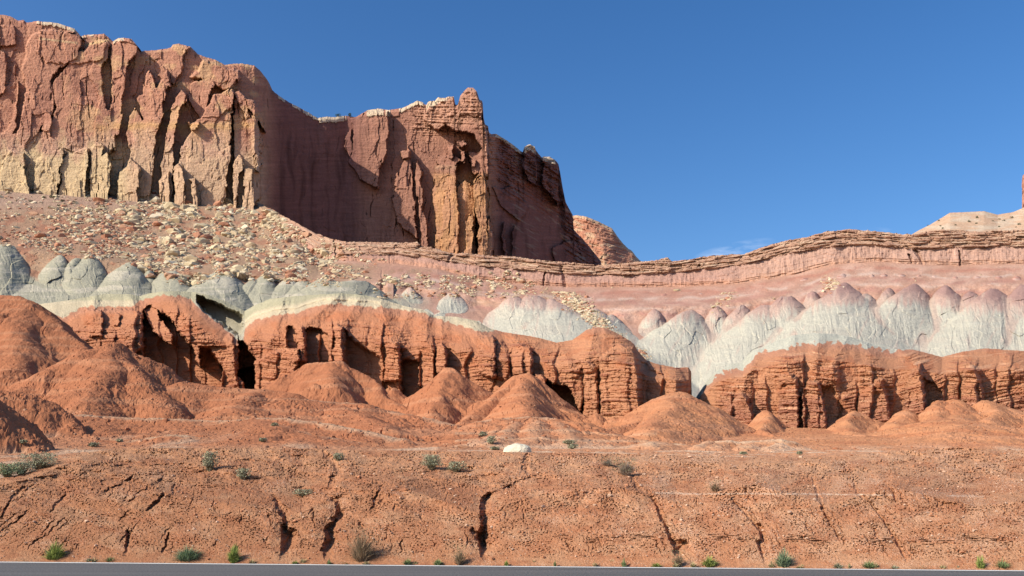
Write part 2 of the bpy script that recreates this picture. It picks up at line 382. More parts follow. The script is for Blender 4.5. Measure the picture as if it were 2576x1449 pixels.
B([(1060,300),(1075,262),(1140,244),(1146,262),(1140,300),(1100,330)], 20, 34, 8)
B([(1152,290),(1160,240),(1172,222),(1200,226),(1206,252),(1214,257),(1216,300)], 44, 60, 8)
for q, a, b_ in [([(1313,420),(1318,372),(1333,362),(1346,372),(1352,430),(1350,470),(1330,455)],16,30), ([(1362,470),(1364,398),(1384,396),(1400,406),(1410,440),(1418,500),(1405,520),(1385,490)],26,40),
    ([(1240,470),(1290,470),(1330,520),(1310,560),(1260,520)],4,14), ([(1390,620),(1440,600),(1500,655),(1500,668),(1400,668)],10,16),
    ([(1222,660),(1226,560),(1232,540),(1240,600),(1244,650)],70,76),([(1282,650),(1286,600),(1292,560),(1296,640),(1300,650)],14,20),([(1268,650),(1262,560),(1268,555),(1276,645)],14,20)]: B(q, a, b_, 4)
K.disp *= 1.45
base = K.disp.copy()
# broken rock everywhere: tall joint-bounded plates, bedding and pitting
wx = U + 7 * fbm(U / 60, V / 60, 3, 30); wy = V + 9 * fbm(U / 50 + 9, V / 50, 3, 31)
f1, e1 = facets(wx / 34, wy / 95, 5, .9); f2, e2 = facets(wx / 13, wy / 30, 15, 1.0); f3, e3 = facets(wx / 6, wy / 9, 25, 1.1)
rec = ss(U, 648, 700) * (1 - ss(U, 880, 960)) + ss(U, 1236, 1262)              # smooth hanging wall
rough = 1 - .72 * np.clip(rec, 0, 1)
amp = lerp(1, 1.1, ss(fbm(U / 80, V / 60, 2, 77), -.2, .5))
pl = ss(fbm(U / 60, V / 80, 2, 78), -.25, .45)
K.disp += rough * amp * (6.0 * f1 + (.7 + 3.2 * pl) * f2 + (.3 + 1.3 * pl) * f3)
jn = ss(ridged((U + 6 * fbm(U / 40, V / 70, 3, 79)) / 26, V / 260, 2, 80), 1.34, 1.44) * ss(fbm(U / 30, V / 50, 2, 81), -.1, .3)
K.disp -= rough * 7 * jn
castle = ss(U, 1000, 1080) * (1 - ss(V - top_v, 60, 120))
bed = fbm(U / 90, (V - .05 * U) / 4.2, 3, 50)
K.disp += (.35 + 3.8 * castle) * bed + castle * 3.5 * fbm(U / 12, V / 8, 3, 51)
K.disp += .45 * fbm(U / 5, V / 5, 3, 52) * (.4 + rough)
K.disp += 5.0 * np.clip(rec, 0, 1) * fbm(U / 50, V / 160, 2, 53)
rend = ss(U, 1236, 1262) * (1 - ss(K.h, 90, 170)); bed2 = fbm(U / 110, (V - .6 * (U - 1240)) / 7, 3, 86)
K.disp += rend * (7 * bed2 + 5 * f2 + 4 * np.round(2 * fbm(U / 40, (V - .6 * U) / 18, 2, 87)))
K.disp -= 9 * (1 - ss(K.h, 0, 9)) ** 2                                        # rounded lip
# colour
c = np.ones(V.shape + (3,)) * np.array([.45, .225, .145])
c = mixc_(c, [.36, .17, .115], ss(fbm(U / 70, V / 90, 3, 60), -.1, .6) * .8)
left = 1 - ss(U, 640, 690)
c = mixc_(c, [.56, .345, .185], left * ss(fbm(U / 60, V / 45, 3, 61) + .35 * ss(V, 190, 330), .12, .55) * ss(U, 110, 240) * .75)
bandv = V + 6 * fbm(U / 50, V / 50, 2, 62)
c = mixc_(c, [.56, .33, .15], left * np.exp(-((bandv - 318) / 9) ** 2) * ss(U, 225, 260) * .8)
c = mixc_(c, [.50, .31, .215], left * ss(bandv + 30 * fbm(U / 30, V / 70, 3, 82), 300, 390) * .75)
c = mixc_(c, [.56, .42, .24], left * ss(bandv + 42 * fbm(U / 35, V / 50, 3, 63), 345, 410) * (1 - .6 * ss(U, 300, 340)) * .85)
c = mixc_(c, [.56, .42, .24], np.exp(-((V - 97 - .12 * (U - 100)) / 2.2) ** 2) * (U > 98) * (U < 196) * .8)
c = mixc_(c, [.56, .38, .18], np.exp(-((V - 112 + .2 * (U - 220)) / 3.0) ** 2) * (U > 215) * (U < 274) * .8)
org = ss(U, 1075, 1100) * (1 - ss(U, 1225, 1245)) * ss(V, 425, 445)
c = mixc_(c, [.47, .245, .12], org * (.55 + .45 * ss(fbm(U / 30, V / 60, 3, 64), -.4, .3)))
c = mixc_(c, [.56, .38, .22], org * 0 + np.exp(-((V - 421) / 6) ** 2) * (U > 1092) * (U < 1160) * .9)
c = mixc_(c, [.48, .30, .20], castle * .25)
# desert varnish streaks; the hanging wall is also darkened to paint its shade
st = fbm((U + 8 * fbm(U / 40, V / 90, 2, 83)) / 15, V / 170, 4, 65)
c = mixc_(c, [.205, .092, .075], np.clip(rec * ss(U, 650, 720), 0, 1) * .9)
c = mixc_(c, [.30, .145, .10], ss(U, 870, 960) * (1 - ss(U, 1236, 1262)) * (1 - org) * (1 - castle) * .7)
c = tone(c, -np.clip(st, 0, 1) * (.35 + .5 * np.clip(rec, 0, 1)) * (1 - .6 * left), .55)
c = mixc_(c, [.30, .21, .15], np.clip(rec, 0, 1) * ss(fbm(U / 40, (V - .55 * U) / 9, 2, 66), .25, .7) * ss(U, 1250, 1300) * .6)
# pale caprock
for a, b_, t in [(92,190,9),(204,216,8),(222,240,4),(284,312,7),(700,716,7),(735,756,7),(760,808,8),(803,872,14),(922,982,16),(1005,1066,10),(1072,1106,14),(1106,1125,9),(1126,1144,5),(1245,1312,9),(1318,1348,16),(1364,1402,12)]:
    m = (U > a) * (U < b_) * (K.h < t + 3 * pn(U / 6, V / 6, 67)) * (pn(U / 9, U * 0, 68) > -.45)
    c = mixc_(c, [.60, .47, .32], m * .85); K.disp += 3.0 * m
c = tone(c, fbm(U / 150, (V + .06 * U + 3 * fbm(U / 40, V / 40, 2, 84)) / 6, 3, 85), .13)
c = tone(c, fbm(U / 4, V / 3, 3, 69), .13); c = tone(c, bed, .10)
c = tone(c, -jn * rough, .25)
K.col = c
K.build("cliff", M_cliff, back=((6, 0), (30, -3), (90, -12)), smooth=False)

# butte behind the cliff's end
cb = [(1405,560),(1425,546),(1450,541),(1475,545),(1500,555),(1525,567),(1540,575),(1550,590),(1565,610),(1580,625),(1590,632),(1600,645),(1612,657),(1640,670)]
Q = Sheet(1405, 1640, [[(u, v, 980 + abs(u - 1480) * .15) for u, v in cb], [(1405,682,930),(1520,682,900),(1640,690,960)]], 1.7, 1.5, .8, 7)
U, V = Q.U, Q.V
f2, e2 = facets(U / 18, V / 9, 105, 1.0); bed = fbm(U / 80, (V - .3 * (U - 1450)) / 4.5, 3, 106)
Q.disp = 6 * f2 + 5 * bed + 3 * fbm(U / 10, V / 8, 3, 107) - 10 * (1 - ss(Q.h, 0, 10)) ** 2 + 10 * np.exp(-((U - 1490 - .5 * (V - 560)) / 22) ** 2)
Q.col = tone(mixc_(np.ones(V.shape + (3,)) * np.array([.44, .20, .12]), [.52, .33, .20], ss(fbm(U / 30, V / 12, 3, 108), 0, .6) + (Q.h < 7)), bed, .2)
Q.build("distant_butte", M_cliff, smooth=False)
# bald hill behind the ledge on the far side
cm = [(2240,605),(2290,592),(2310,580),(2340,565),(2365,550),(2390,535),(2440,533),(2475,531),(2510,540),(2550,533),(2576,522),(2640,500),(2730,480)]
Q = Sheet(2240, 2730, [[(u, v, 520) for u, v in cm], [(2240,612,440),(2730,615,430)]], 2.0, 1.6, .3, 8)
U, V = Q.U, Q.V
Q.disp = 4 * fbm(U / 60, V / 30, 3, 111) + 1.0 * fbm(U / 8, V / 4, 3, 112) - 12 * (1 - ss(Q.h, 0, 14)) ** 2
Q.col = tone(mixc_(np.ones(V.shape + (3,)) * np.array([.52, .34, .22]), [.54, .41, .29], ss(fbm(U / 50, V / 9, 3, 113), -.3, .5)), fbm(U / 5, V / 3, 2, 114), .12)
Q.build("bald_hill", M_slope)
MH = Q
# edge of a far rock tower at the picture's right border
cm = [(2571,470),(2573,440),(2580,437),(2640,430),(2730,428)]
Q = Sheet(2571, 2730, [[(u, v, 900) for u, v in cm], [(2571,540,895),(2730,540,895)]], 1.5, 1.5, .3, 9)
U, V = Q.U, Q.V; Q.disp = 5 * fbm(U / 20, V / 30, 3, 115)
Q.col = np.ones(V.shape + (3,)) * np.array([.47, .22, .14]) ; Q.build("far_rock_tower", M_cliff, back=((1, -.5),), smooth=False)

# ------------------------------------------------------------------ scree, ledge, pink slope and grey badlands
cr5 = [(-150,455,552),(0,457,554),(270,462,563),(330,470,565),(430,470,566),(500,482,566),(560,495,568),(640,508,572),(660,515,565),(690,530,520),(740,558,470),(790,585,430),(830,600,405),(870,608,392),(1000,610,385),(1050,610,380),(1062,618,378),(1100,625,376),(1130,637,374),(1165,637,372),(1200,640,370),(1290,645,366),(1310,648,365),(1380,657,360),(1440,660,358),(1480,665,356),(1520,668,354),(1560,662,352),(1612,658,350),(1650,655,348),(1665,650,348),(1680,648,347),(1690,657,347),(1740,652,345),(1770,645,344),(1835,640,342),(1870,640,340),(1900,628,338),(1930,618,337),(1990,602,334),(2030,597,333),(2050,590,332),(2080,582,331),(2110,580,330),(2135,576,329),(2180,580,328),(2220,583,327),(2260,588,326),(2300,590,324),(2330,582,323),(2370,578,322),(2420,580,321),(2470,583,320),(2520,580,318),(2576,578,316),(2730,580,312)]
capb = [(-150,458,551),(640,512,570),(690,545,505),(740,590,440),(800,628,398),(870,640,380),(1000,640,378),(1100,652,372),(1200,668,366),(1300,676,361),(1430,690,354),(1560,692,349),(1700,685,344),(1850,668,337),(2000,634,330),(2100,618,327),(2200,616,325),(2300,626,321),(2400,622,319),(2500,620,316),(2730,618,308)]
wallb = [(-150,462,550),(640,516,568),(690,550,500),(740,596,436),(800,650,392),(870,656,376),(1000,664,374),(1100,676,368),(1200,704,362),(1300,714,357),(1430,722,350),(1560,722,345),(1700,722,340),(1850,714,333),(2000,690,326),(2100,664,323),(2200,658,321),(2300,664,317),(2400,668,315),(2500,664,312),(2730,664,304)]
mid5 = [(-150,620,330),(0,622,332),(200,640,328),(400,680,316),(600,690,310),(800,705,306),(1000,715,302),(1200,745,296),(1400,760,288),(1600,770,280),(1800,770,278),(2000,735,284),(2200,715,286),(2400,715,282),(2730,715,276)]
bot5 = [(-150,770,268),(200,780,262),(500,860,250),(700,810,255),(1000,800,256),(1300,860,238),(1500,900,225),(1700,980,200),(1760,1040,180),(1850,980,196),(2000,890,222),(2400,915,215),(2730,905,215)]
T = Sheet(-150, 2730, [cr5, capb, wallb, mid5, bot5], 1.8, 1.6, 1.6, 21)
U, V = T.U, T.V
vc = np.interp(U[0], [q[0] for q in capb], [q[1] for q in capb])[None]; vw = np.interp(U[0], [q[0] for q in wallb], [q[1] for q in wallb])[None]
ledge = ss(U, 690, 800)                                                     # 1 where the ledge exists
T.warp(2.5, 14, 22)
incap = (V < vc) * ledge; inwall = (V >= vc) * (V < vw) * ledge
sv = V - T.crest[None]
# thin-bedded caprock
bedk = fbm(U / 46, (V - vc) / 4.0, 3, 120); steps = np.round(2.0 * fbm(U / 60, (V - vc) / 7, 2, 121)) / 2
fc, ec = facets(U / 30, (V - vc) / 9, 122, .6)
lip = 3 * np.exp(-((V - vc + 4) / 5) ** 2)
T.disp += incap * (5 + 5.5 * bedk + 5 * steps + 7 * fc - 3 * (ec < .06) + 4 * pn(U / 70, V / 60, 119)) + ledge * lip * ((V < vc + 2))
T.disp += ledge * 5 * np.exp(-((V - vc + 10) / 16) ** 2) * np.clip(fbm(U / 70, U * 0, 3, 123) * 1.4, -.8, 1)
# purple wall with flutes, notches and its thin red bands
T.disp += inwall * (1.5 * fbm(U / 8, V / 30, 3, 124) * (.5 + ss(fbm(U / 60, V / 60, 2, 128), -.2, .4)) + 2.0 * fbm(U / 16, V / 9, 3, 129) + 5 * fbm(U / 48, V / 60, 2, 125) + .8 * fbm(U / 90, (V - vw) / 3, 2, 126))
T.disp += ledge * 5.0 * np.exp(-((V - vw + 6) / 5) ** 2) * (fbm(U / 60, (V - vw) / 2.6, 3, 127)) * ss(U, 1100, 1180)
for q in ([(960,682,3),(962,740,6)],[(1140,640,8),(1128,655,5)],[(1066,616,5),(1052,624,3)],[(1372,684,3),(1366,716,4)],[(1412,672,5),(1420,700,7),(1422,722,6)],[(818,608,3),(820,640,4)],[(842,606,3),(845,650,3)],[(2302,630,6),(2318,650,5),(2322,664,4)],[(2288,640,4),(2292,660,3)],[(2414,632,2.5),(2416,668,3)],[(1758,668,5),(1768,676,3)]): T.groove(q, 16, p=.6)
# slope below
below = 1 - np.clip(incap + inwall, 0, 1)
slp = below * (1 - ledge * (1 - ss(V, vw, vw + 12)))
T.disp += slp * (3.5 * fbm(U / 60, V / 30, 3, 130) + 1.4 * fbm(U / 9, V / 6, 3, 131))
scree = slp * (1 - ss(U, 860, 1010)) * (1 - ss(V, 680, 745)) + slp * (ss(fbm(U / 40, V / 30, 2, 132), -.05, .5)) * ss(U, 940, 1000) * (1 - ss(U, 1320, 1600)) * (1 - ss(V, 730, 800)) * .8
fs, es = facets(U / 9, V / 5, 133, 1.2)
T.disp += scree * (3.0 * fs + 2.5 * fbm(U / 22, V / 14, 3, 134))
c = np.ones(V.shape + (3,)) * np.array([.44, .25, .175])
c = mixc_(c, [.53, .33, .245], ss(fbm(U / 70, V / 30, 3, 140), -.3, .5) * .8)
c = mixc_(c, [.45, .20, .14], ss(U, 900, 1000) * np.exp(-((V - vw - 22) / 15) ** 2) * .4 * (1 - ss(U, 1900, 2100)))
c = mixc_(c, [.35, .225, .135], scree * .85)
c = mixc_(c, [.34, .165, .10], scree * ss(fbm(U / 45, V / 20, 3, 141), .0, .35) * .8 + (1 - ss(U, 250, 420)) * np.exp(-((V - 590) / 45) ** 2) * .35)
c = mixc_(c, [.36, .235, .17], (1 - ss(U, 330, 420)) * (1 - ss(V, 505, 545)) * slp * .9)
c = mixc_(c, [.43, .26, .17], incap * .9); c = mixc_(c, [.30, .155, .105], incap * ss(bedk, -.1, .5) * .6)
c = mixc_(c, [.50, .345, .235], incap * ss(fbm(U / 50, (V - vc) / 5, 3, 142), .25, .5) * .8)
for dv_, wd_, cl_, am_ in [(14,5,[.42,.19,.13],.75),(30,4,[.58,.43,.34],.7),(42,6,[.41,.20,.15],.7),(56,4,[.58,.42,.33],.6),(70,6,[.40,.19,.15],.6)]:
    c = mixc_(c, cl_, ledge * ss(U, 950, 1100) * slp * np.exp(-((V - vw - dv_ - 6 * fbm(U / 70, U * 0 + dv_, 3, 162)) / wd_) ** 2) * am_ * ss(fbm(U / 45, V / 14, 3, 172 + int(dv_)), -.45, .3))
c = mixc_(c, [.385, .225, .175], inwall * .95)
c = mixc_(c, [.47, .24, .15], ledge * np.exp(-((V - vw + 5) / 8) ** 2) * .7)
c = mixc_(c, [.52, .34, .24], ledge * inwall * ss(U, 1750, 1950) * .35)
# clay domes ---------------------------------------------------------------
grey_from = poly1([(-150,560),(960,600),(985,728),(1150,752),(1270,768),(1390,772),(1500,790),(1650,808),(1740,798),(1850,806),(1980,782),(2125,762),(2300,758),(2450,778),(2576,782),(2730,785)], U)
domes = np.zeros(V.shape)
vtop = poly1([(-150,616),(150,640),(430,682),(1000,705),(1150,728),(1500,775),(1660,775),(1990,745),(2125,714),(2730,716)], U)
vbot = poly1([(-150,745),(150,745),(430,745),(1000,752),(1230,830),(1500,850),(1660,880),(1990,860),(2125,850),(2730,860)], U)
tt = np.clip((V - vtop) / (vbot - vtop), 0, 1)
T.disp -= (82 - 12 * (1 - ss(U, 950, 1100))) * np.sin(tt * pi) ** 1.4 * (.75 + .4 * fbm(U / 60, V / 90, 2, 170)) * ((U < 975) | (U > 990)) * (1 - .45 * np.exp(-((U - 870) / 90) ** 2))
T.warp(3.0, 55, 23); T.UW = T.UW + .35 * fbm(U / 12, V / 16, 2, 29); T.VW = T.VW + .5 * fbm(U / 30, V / 5, 3, 28)
recess = T.disp.copy()
crn = np.random.RandomState(77)
def CN(u, v, s, e=2.6, r=14, off=2, **k):
    ix, m = T.cone(u, v, s, e, r, off, **k)
for u, v, s, e, r in [(a_, b_, c_ * (.84 if a_ > 1000 else .86), 2.6 if a_ > 1000 else 2.5, d_ * (.8 if a_ < 1000 else .6)) for a_, b_, c_, _, d_ in [(22,616,1.75,2.2,46),(150,640,1.9,2.4,16),(228,641,1.7,2.2,26),(196,650,2.2,2.2,20),(325,661,1.5,2.2,22),(378,678,2.4,2.5,10),(432,682,1.7,2.2,24),(415,684,1.9,2.2,10),(562,679,1.25,2.2,22),(664,694,1.5,2.2,16),(735,699,1.5,2.2,20),(640,704,1.6,2.0,16),(760,706,1.3,2.2,16),(820,704,1.0,2.2,30),(900,707,1.0,2.0,40),
  (1031,724,1.7,2.3,14),(1149,730,1.35,2.3,9),(1223,733,1.7,2.3,16),(1290,746,1.25,2.3,20),(1340,744,1.1,2.2,30),(1386,752,1.0,2.2,8),(1495,777,1.15,2.3,16),(1540,792,1.2,2.4,10),
  (1645,777,1.8,2.5,16),(1740,780,1.15,2.4,20),(1700,800,1.4,2.2,14),(1803,771,1.7,2.6,18),(1866,767,1.6,2.6,18),(1925,768,1.25,2.5,26),(1978,747,1.35,2.4,40),(2041,734,1.9,2.6,16),(2125,714,1.2,2.5,14),(2178,738,1.5,2.4,16),(2236,724,1.9,2.7,14),(2302,714,1.35,2.5,12),(2280,724,1.5,2.4,14),(2376,720,1.5,2.6,24),(2440,733,1.5,2.6,14),(2504,727,1.4,2.6,26),(2575,720,1.4,2.6,24),(2640,716,1.5,2.6,20),(2700,722,1.4,2.5,20)]]:
    CN(u, v, s * crn.uniform(.92, 1.08), e, r, sh=crn.uniform(-.05, .16))
    for _k in range(2 if u > 1000 else 1):
        dv_ = crn.uniform(40, 90 if u > 1000 else 40); side = crn.choice([-1, 1])
        CN(u + side * dv_ / s * crn.uniform(.6, 1.25), v + dv_, s * crn.uniform(.9, 1.5), e * crn.uniform(.8, 1.0), crn.uniform(4, 12), off=crn.uniform(2, 9), sh=crn.uniform(-.15, .3))
domes = ss(T.disp - recess, 1.5, 7)
def run_avg(a, k):
    p_ = np.pad(a, ((0, 0), (k, k)), mode='edge'); cs = np.cumsum(np.concatenate([np.zeros((a.shape[0], 1)), p_], 1), 1)
    return (cs[:, 2 * k + 1:] - cs[:, :-2 * k - 1]) / (2 * k + 1)
avg_ = run_avg(run_avg(T.disp, 22), 14)
wash = ss(avg_ - T.disp, 2, 16)                                # gullies between the spurs collect washed pink silt
wap = ss(tt, .30, .85) * ss(U, 960, 1060) * .72 * (V < vbot + 200)
T.disp = T.disp + (avg_ - T.disp) * wap
fl_ = ridged((U + 6 * fbm(U / 34, V / 50, 2, 173) - .18 * (V - 800)) / 15, V / 130, 3, 174)
T.disp += 4.5 * (fl_ - 1) * ss(tt, .08, .4) * ss(U, 960, 1060) * (domes > .2) * (.5 + .5 * ss(pn(U / 70, V / 60, 175), -.3, .3))
small = np.zeros(V.shape)
for u, v, w in [(1037,699,20),(1118,702,14),(1164,699,27),(1212,713,18),(1236,716,15),(1370,737,16),(1414,741,20),(1458,741,20),(1495,748,14),(1618,750,18),(1670,741,33),(1762,738,28),(1800,742,16),(1834,742,20),(1880,738,16),(1380,762,24),(2026,700,36),(2074,697,14),(2118,691,30),(2195,693,15),(2224,691,20),(2269,691,22),(2310,692,18),(2350,693,20),(2401,697,22),(2456,695,28),(2511,695,22),(2560,697,26)]:
    b4 = T.disp.copy(); ix, m = T.cone(u, v, 1.5, 1.6, w * .55, 3, vb=v + w * 2.2); small = np.maximum(small, ss(T.disp - b4, 1.0, 6))
gm = ss(domes, 0.05, .35)
lowg = ss(V + 10 * fbm(U / 20, V / 20, 2, 171), poly1([(-150,640),(0,650),(100,690),(430,712),(1000,735),(2730,735)], U), poly1([(-150,665),(0,675),(100,715),(430,735),(1000,760),(2730,760)], U)) * (1 - ss(U, 1010, 1100)) + ss(V, poly1([(-150,740),(1000,770),(1230,815),(1290,850),(1450,850),(1500,800),(1560,850),(1660,880),(1850,850),(2000,820),(2100,845),(2300,835),(2730,840)], U), 22 + poly1([(-150,740),(1000,770),(1230,815),(1290,850),(1450,850),(1500,800),(1560,850),(1660,880),(1850,850),(2000,820),(2100,845),(2300,835),(2730,840)], U)) * ss(U, 1000, 1100)
gsh = 14 * pn(U / 6.5, V / 60, 176) + 9 * fbm(U / 40, V / 30, 2, 177)
gb = ss(V + gsh, grey_from - 14, grey_from + 18)
gcol = mixc_(np.ones(V.shape + (3,)) * np.array([.335, .312, .228]), [.52, .48, .375], ss(U, 950, 1150) * .9)
gcol = mixc_(gcol, [.33, .305, .225], (1 - ss(U, 900, 1000)) * ss(fbm(U / 60, V / 10, 3, 150), -.1, .4) * .5)
gcol = mixc_(gcol, [.52, .455, .35], ss(fbm(U / 120, (V) / 16, 3, 151), .1, .5) * .5)
topcol = mixc_(np.ones(V.shape + (3,)) * np.array([.375, .225, .185]), [.50, .34, .265], ss(V, grey_from - 36, grey_from - 8))
dc = topcol * (1 - gb[..., None]) + gcol * gb[..., None]
g_all = np.clip(np.maximum(gm, lowg * slp), 0, 1)
c = c * (1 - g_all[..., None]) + dc * g_all[..., None]
c = mixc_(c, [.47, .335, .26], g_all * wash * ss(U, 960, 1060) * ss(fbm(U / 30, V / 60, 2, 178), -.35, .3) * (1 - .6 * ss(V, vbot - 10, vbot + 40)) * .75)
c = mixc_(c, [.42, .21, .165], small * (1 - g_all) * (1 - ss(V, vtop + 20, vtop + 45)) * .7); c = mixc_(c, [.52, .38, .31], small * (1 - g_all) * ss(fbm(U / 60, V / 6, 2, 152), 0, .3) * .6)
# rills, cracks and washed pink fans on the grey clay
gf1, ge1 = facets(U / 30 + .4 * pn(U / 40, V / 40, 163), V / 44, 164, 1.3); gf2, ge2 = facets(U / 13, V / 16, 165, 1.2)
gr1 = ridged((U - .25 * (V - 800) + 5 * fbm(U / 30, V / 30, 2, 166)) / 9, V / 60, 2, 167)
lowb = ss(tt, .45, .7)
T.disp += g_all * (9 * gf1 * .8 + (1.0 + 2.6 * lowb) * gf2 * ss(pn(U / 60, V / 40, 168), -.2, .3) + 2.4 * (gr1 - 1) * ss(pn(U / 50, V / 50, 169), -.3, .2) - .7 * (ge2 < .05) * lowb)
T.disp += g_all * (.5 * fbm(U / 14, V / 30, 2, 153) + .7 * fbm(U / 60, V / 4, 2, 154) + 2.2 * np.tanh(4 * pn(U / 70, V / 11, 160)) * ss(pn(U / 40, V / 30, 161), 0, .3) + .35 * fbm(U / 4, V / 4, 2, 155))
c = mixc_(c, [.53, .40, .31], g_all * ss(ridged(U / 55 + V / 140, V / 220, 2, 156), 1.25, 1.45) * ss(U, 1000, 1100) * .55)
T.warp(3.0, 9, 24)
for q in ([(2186,787,3),(2190,820,4),(2194,846,2)],[(2201,790,3),(2204,848,3)],[(2216,785,2),(2222,845,3)],[(2234,805,4),(2236,835,4)],[(2118,790,2),(2136,800,4),(2140,828,3)],[(1716,800,3),(1708,812,4),(1722,826,3)],[(1722,826,2.5),(1762,866,2.5),(1700,866,2)],[(1760,812,2),(1780,850,3),(1776,868,2)],[(1700,880,2),(1706,905,3)],[(1920,800,2),(1930,815,3),(1936,840,2)],[(1890,840,2.5),(1910,850,2.5),(1905,864,2)],[(2450,790,2.5),(2466,810,5),(2464,830,3)],[(2396,775,2),(2440,770,2)],[(2385,805,5),(2396,825,6)],[(2496,795,2),(2540,795,2.5)],[(1390,790,5),(1440,838,9)],[(1190,775,6),(1226,815,6)],[(962,690,4),(963,745,7)],[(540,728,6),(556,750,7)],[(745,722,5),(775,745,7)],[(245,735,5),(262,748,4)],[(1560,800,8),(1590,845,9),(1640,890,8)]): T.groove(q, 6, p=.8)
T.warp(0, 9, 24)
c = tone(c, fbm(U / 5, V / 3.5, 3, 157), .10 + .06 * scree); c = tone(c, inwall * fbm(U / 3.5, V / 24, 2, 158), .16)
c = tone(c, slp * (1 - g_all) * fbm(U / 26 + V / 30, V / 40, 3, 159), .10)
T.disp -= ledge * 5 * (1 - ss(T.h, 0, 5)) ** 2
b3l = poly1([(-150,168),(300,165),(600,160),(760,152),(1000,148),(1200,140),(1480,130),(1700,127),(1745,134),(1800,130),(2730,126)], U) + 26
T.disp = np.where(V > 760, np.minimum(T.disp, (T.D - b3l) * F / T.D), T.disp)
T.col = c
T.build("badlands_slope", M_slope, back=((4, 0), (40, -1), (140, -4)), smooth=False)

# ------------------------------------------------------------------ red banded cliffs
cr3 = [(-150,760),(60,755),(100,765),(160,757),(215,748),(260,740),(330,740),(350,745),(375,738),(410,733),(450,733),(495,735),(520,742),(560,755),(600,775),(615,783),(640,768),(680,752),(740,745),(800,741),(860,738),(920,743),(970,755),(1010,768),(1040,775),(1060,778),(1095,795),(1150,797),(1200,808),(1235,827),(1270,836),(1330,845),(1365,852),(1400,862),(1440,855),(1455,845),(1475,830),(1500,824),(1520,824),(1545,835),(1570,848),(1595,865),(1602,880),(1625,905),(1650,915),(1700,925),(1732,924),(1739,935),(1741,1018),(1748,1022),(1755,1010),(1765,985),(1785,955),(1800,935),(1840,915),(1870,912),(1890,885),(1930,868),(1960,855),(2000,843),(2040,838),(2100,840),(2150,850),(2200,868),(2250,878),(2300,880),(2370,898),(2420,885),(2480,876),(2530,880),(2576,883),(2730,885)]
b3 = [(-150,168),(300,165),(600,160),(760,152),(1000,148),(1200,140),(1480,130),(1700,127),(1745,134),(1800,130),(2000,126),(2730,126)]
cr = [(u, v, poly1(b3, u) + 15) for u, v in cr3]
md = [(u, lerp(v, 1000, .42), poly1(b3, u) + 4) for u, v in cr3]
md = [(u, max(m, v + 4), d) for (u, m, d), (_, v) in zip(md, cr3)]
ft = [(u, max(1120, v + 90), poly1(b3, u)) for u, v in cr3]
R = Sheet(-150, 2730, [cr, md, ft], 1.7, 1.6, .7, 31)
U, V = R.U, R.V
red_from = poly1([(-150,770),(0,770),(160,800),(180,785),(215,771),(330,771),(350,758),(375,748),(410,743),(450,743),(480,752),(497,770),(515,790),(560,820),(602,858),(612,856),(616,826),(640,806),(690,792),(750,786),(800,769),(840,765),(900,769),(960,773),(1010,779),(1060,785),(1100,802),(1150,817),(1190,828),(1230,836),(1270,820),(1740,820),(1742,1030),(1752,1015),(1768,985),(1790,958),(1804,944),(1830,932),(1865,928),(1885,917),(1905,888),(1940,883),(2000,870),(2060,862),(2140,864),(2180,874),(2250,884),(2300,870),(2730,860)], U)
# beds follow a gently warped strata coordinate
sv = V + poly1([(-150,-30),(300,-18),(600,10),(700,6),(1000,-8),(1500,0),(1650,-6),(1850,-22),(2100,-30),(2240,-20),(2330,0),(2380,20),(2460,18),(2576,34),(2730,40)], U) + 5 * fbm(U / 90, V / 200, 2, 200)
R.warp(3.5, 12, 33)
R.disp += 5 * fbm(U / 90, V / 120, 3, 201)
# upper slope fans between spurs
B = R.block
# pocket behind the high dome, and the long shaded hollow below it
def pocket(pts, dl, dr=None, w=6):
    ix, d, x, y = R.sd(pts); p = np.array(pts, float); t = (x - p[:, 0].min()) / np.ptp(p[:, 0])
    R.disp[ix] = np.where(d > 0, R.disp[ix] - 1.35 * lerp(dl, dl if dr is None else dr, t) * ss(d, 0, w), R.disp[ix])
R.disp += 12 * np.exp(-((U - (420 + .9 * (V - 733))) / 46) ** 2) * (V < 870)
pocket([(492,738),(540,756),(612,790),(616,828),(602,852),(560,822),(515,788),(494,766)], 40, 34, 9)
pocket([(357,785),(366,770),(378,764),(398,778),(420,792),(437,806),(459,842),(492,866),(531,873),(548,905),(590,930),(640,920),(640,990),(360,990)], 34, 42, 7)
pocket([(598,848),(618,862),(646,905),(646,985),(598,985)], 56, 60, 5)
B([(352,758),(384,746),(402,800),(428,830),(435,842),(433,868),(420,862),(387,834),(374,812)], -16, 8, 5)
B([(437,812),(470,822),(500,842),(504,925),(492,905),(488,878),(464,854)], -16, 6, 5)
B([(546,900),(546,865),(560,848),(575,838),(588,846),(592,880),(596,940),(606,985),(596,985),(572,940),(558,923)], 4, 20, 6)
B([(556,985),(560,925),(580,935),(612,960),(622,990)], 0, 6, 5)
B([(170,815),(180,795),(216,777),(300,775),(340,778),(358,788),(358,880),(330,900),(170,900)], 4, 18, 6)
B([(218,802),(222,780),(258,778),(262,800),(256,850),(220,850)], 16, 24, 5)
B([(282,790),(296,782),(306,790),(300,820),(284,820)], 18, 24, 5)
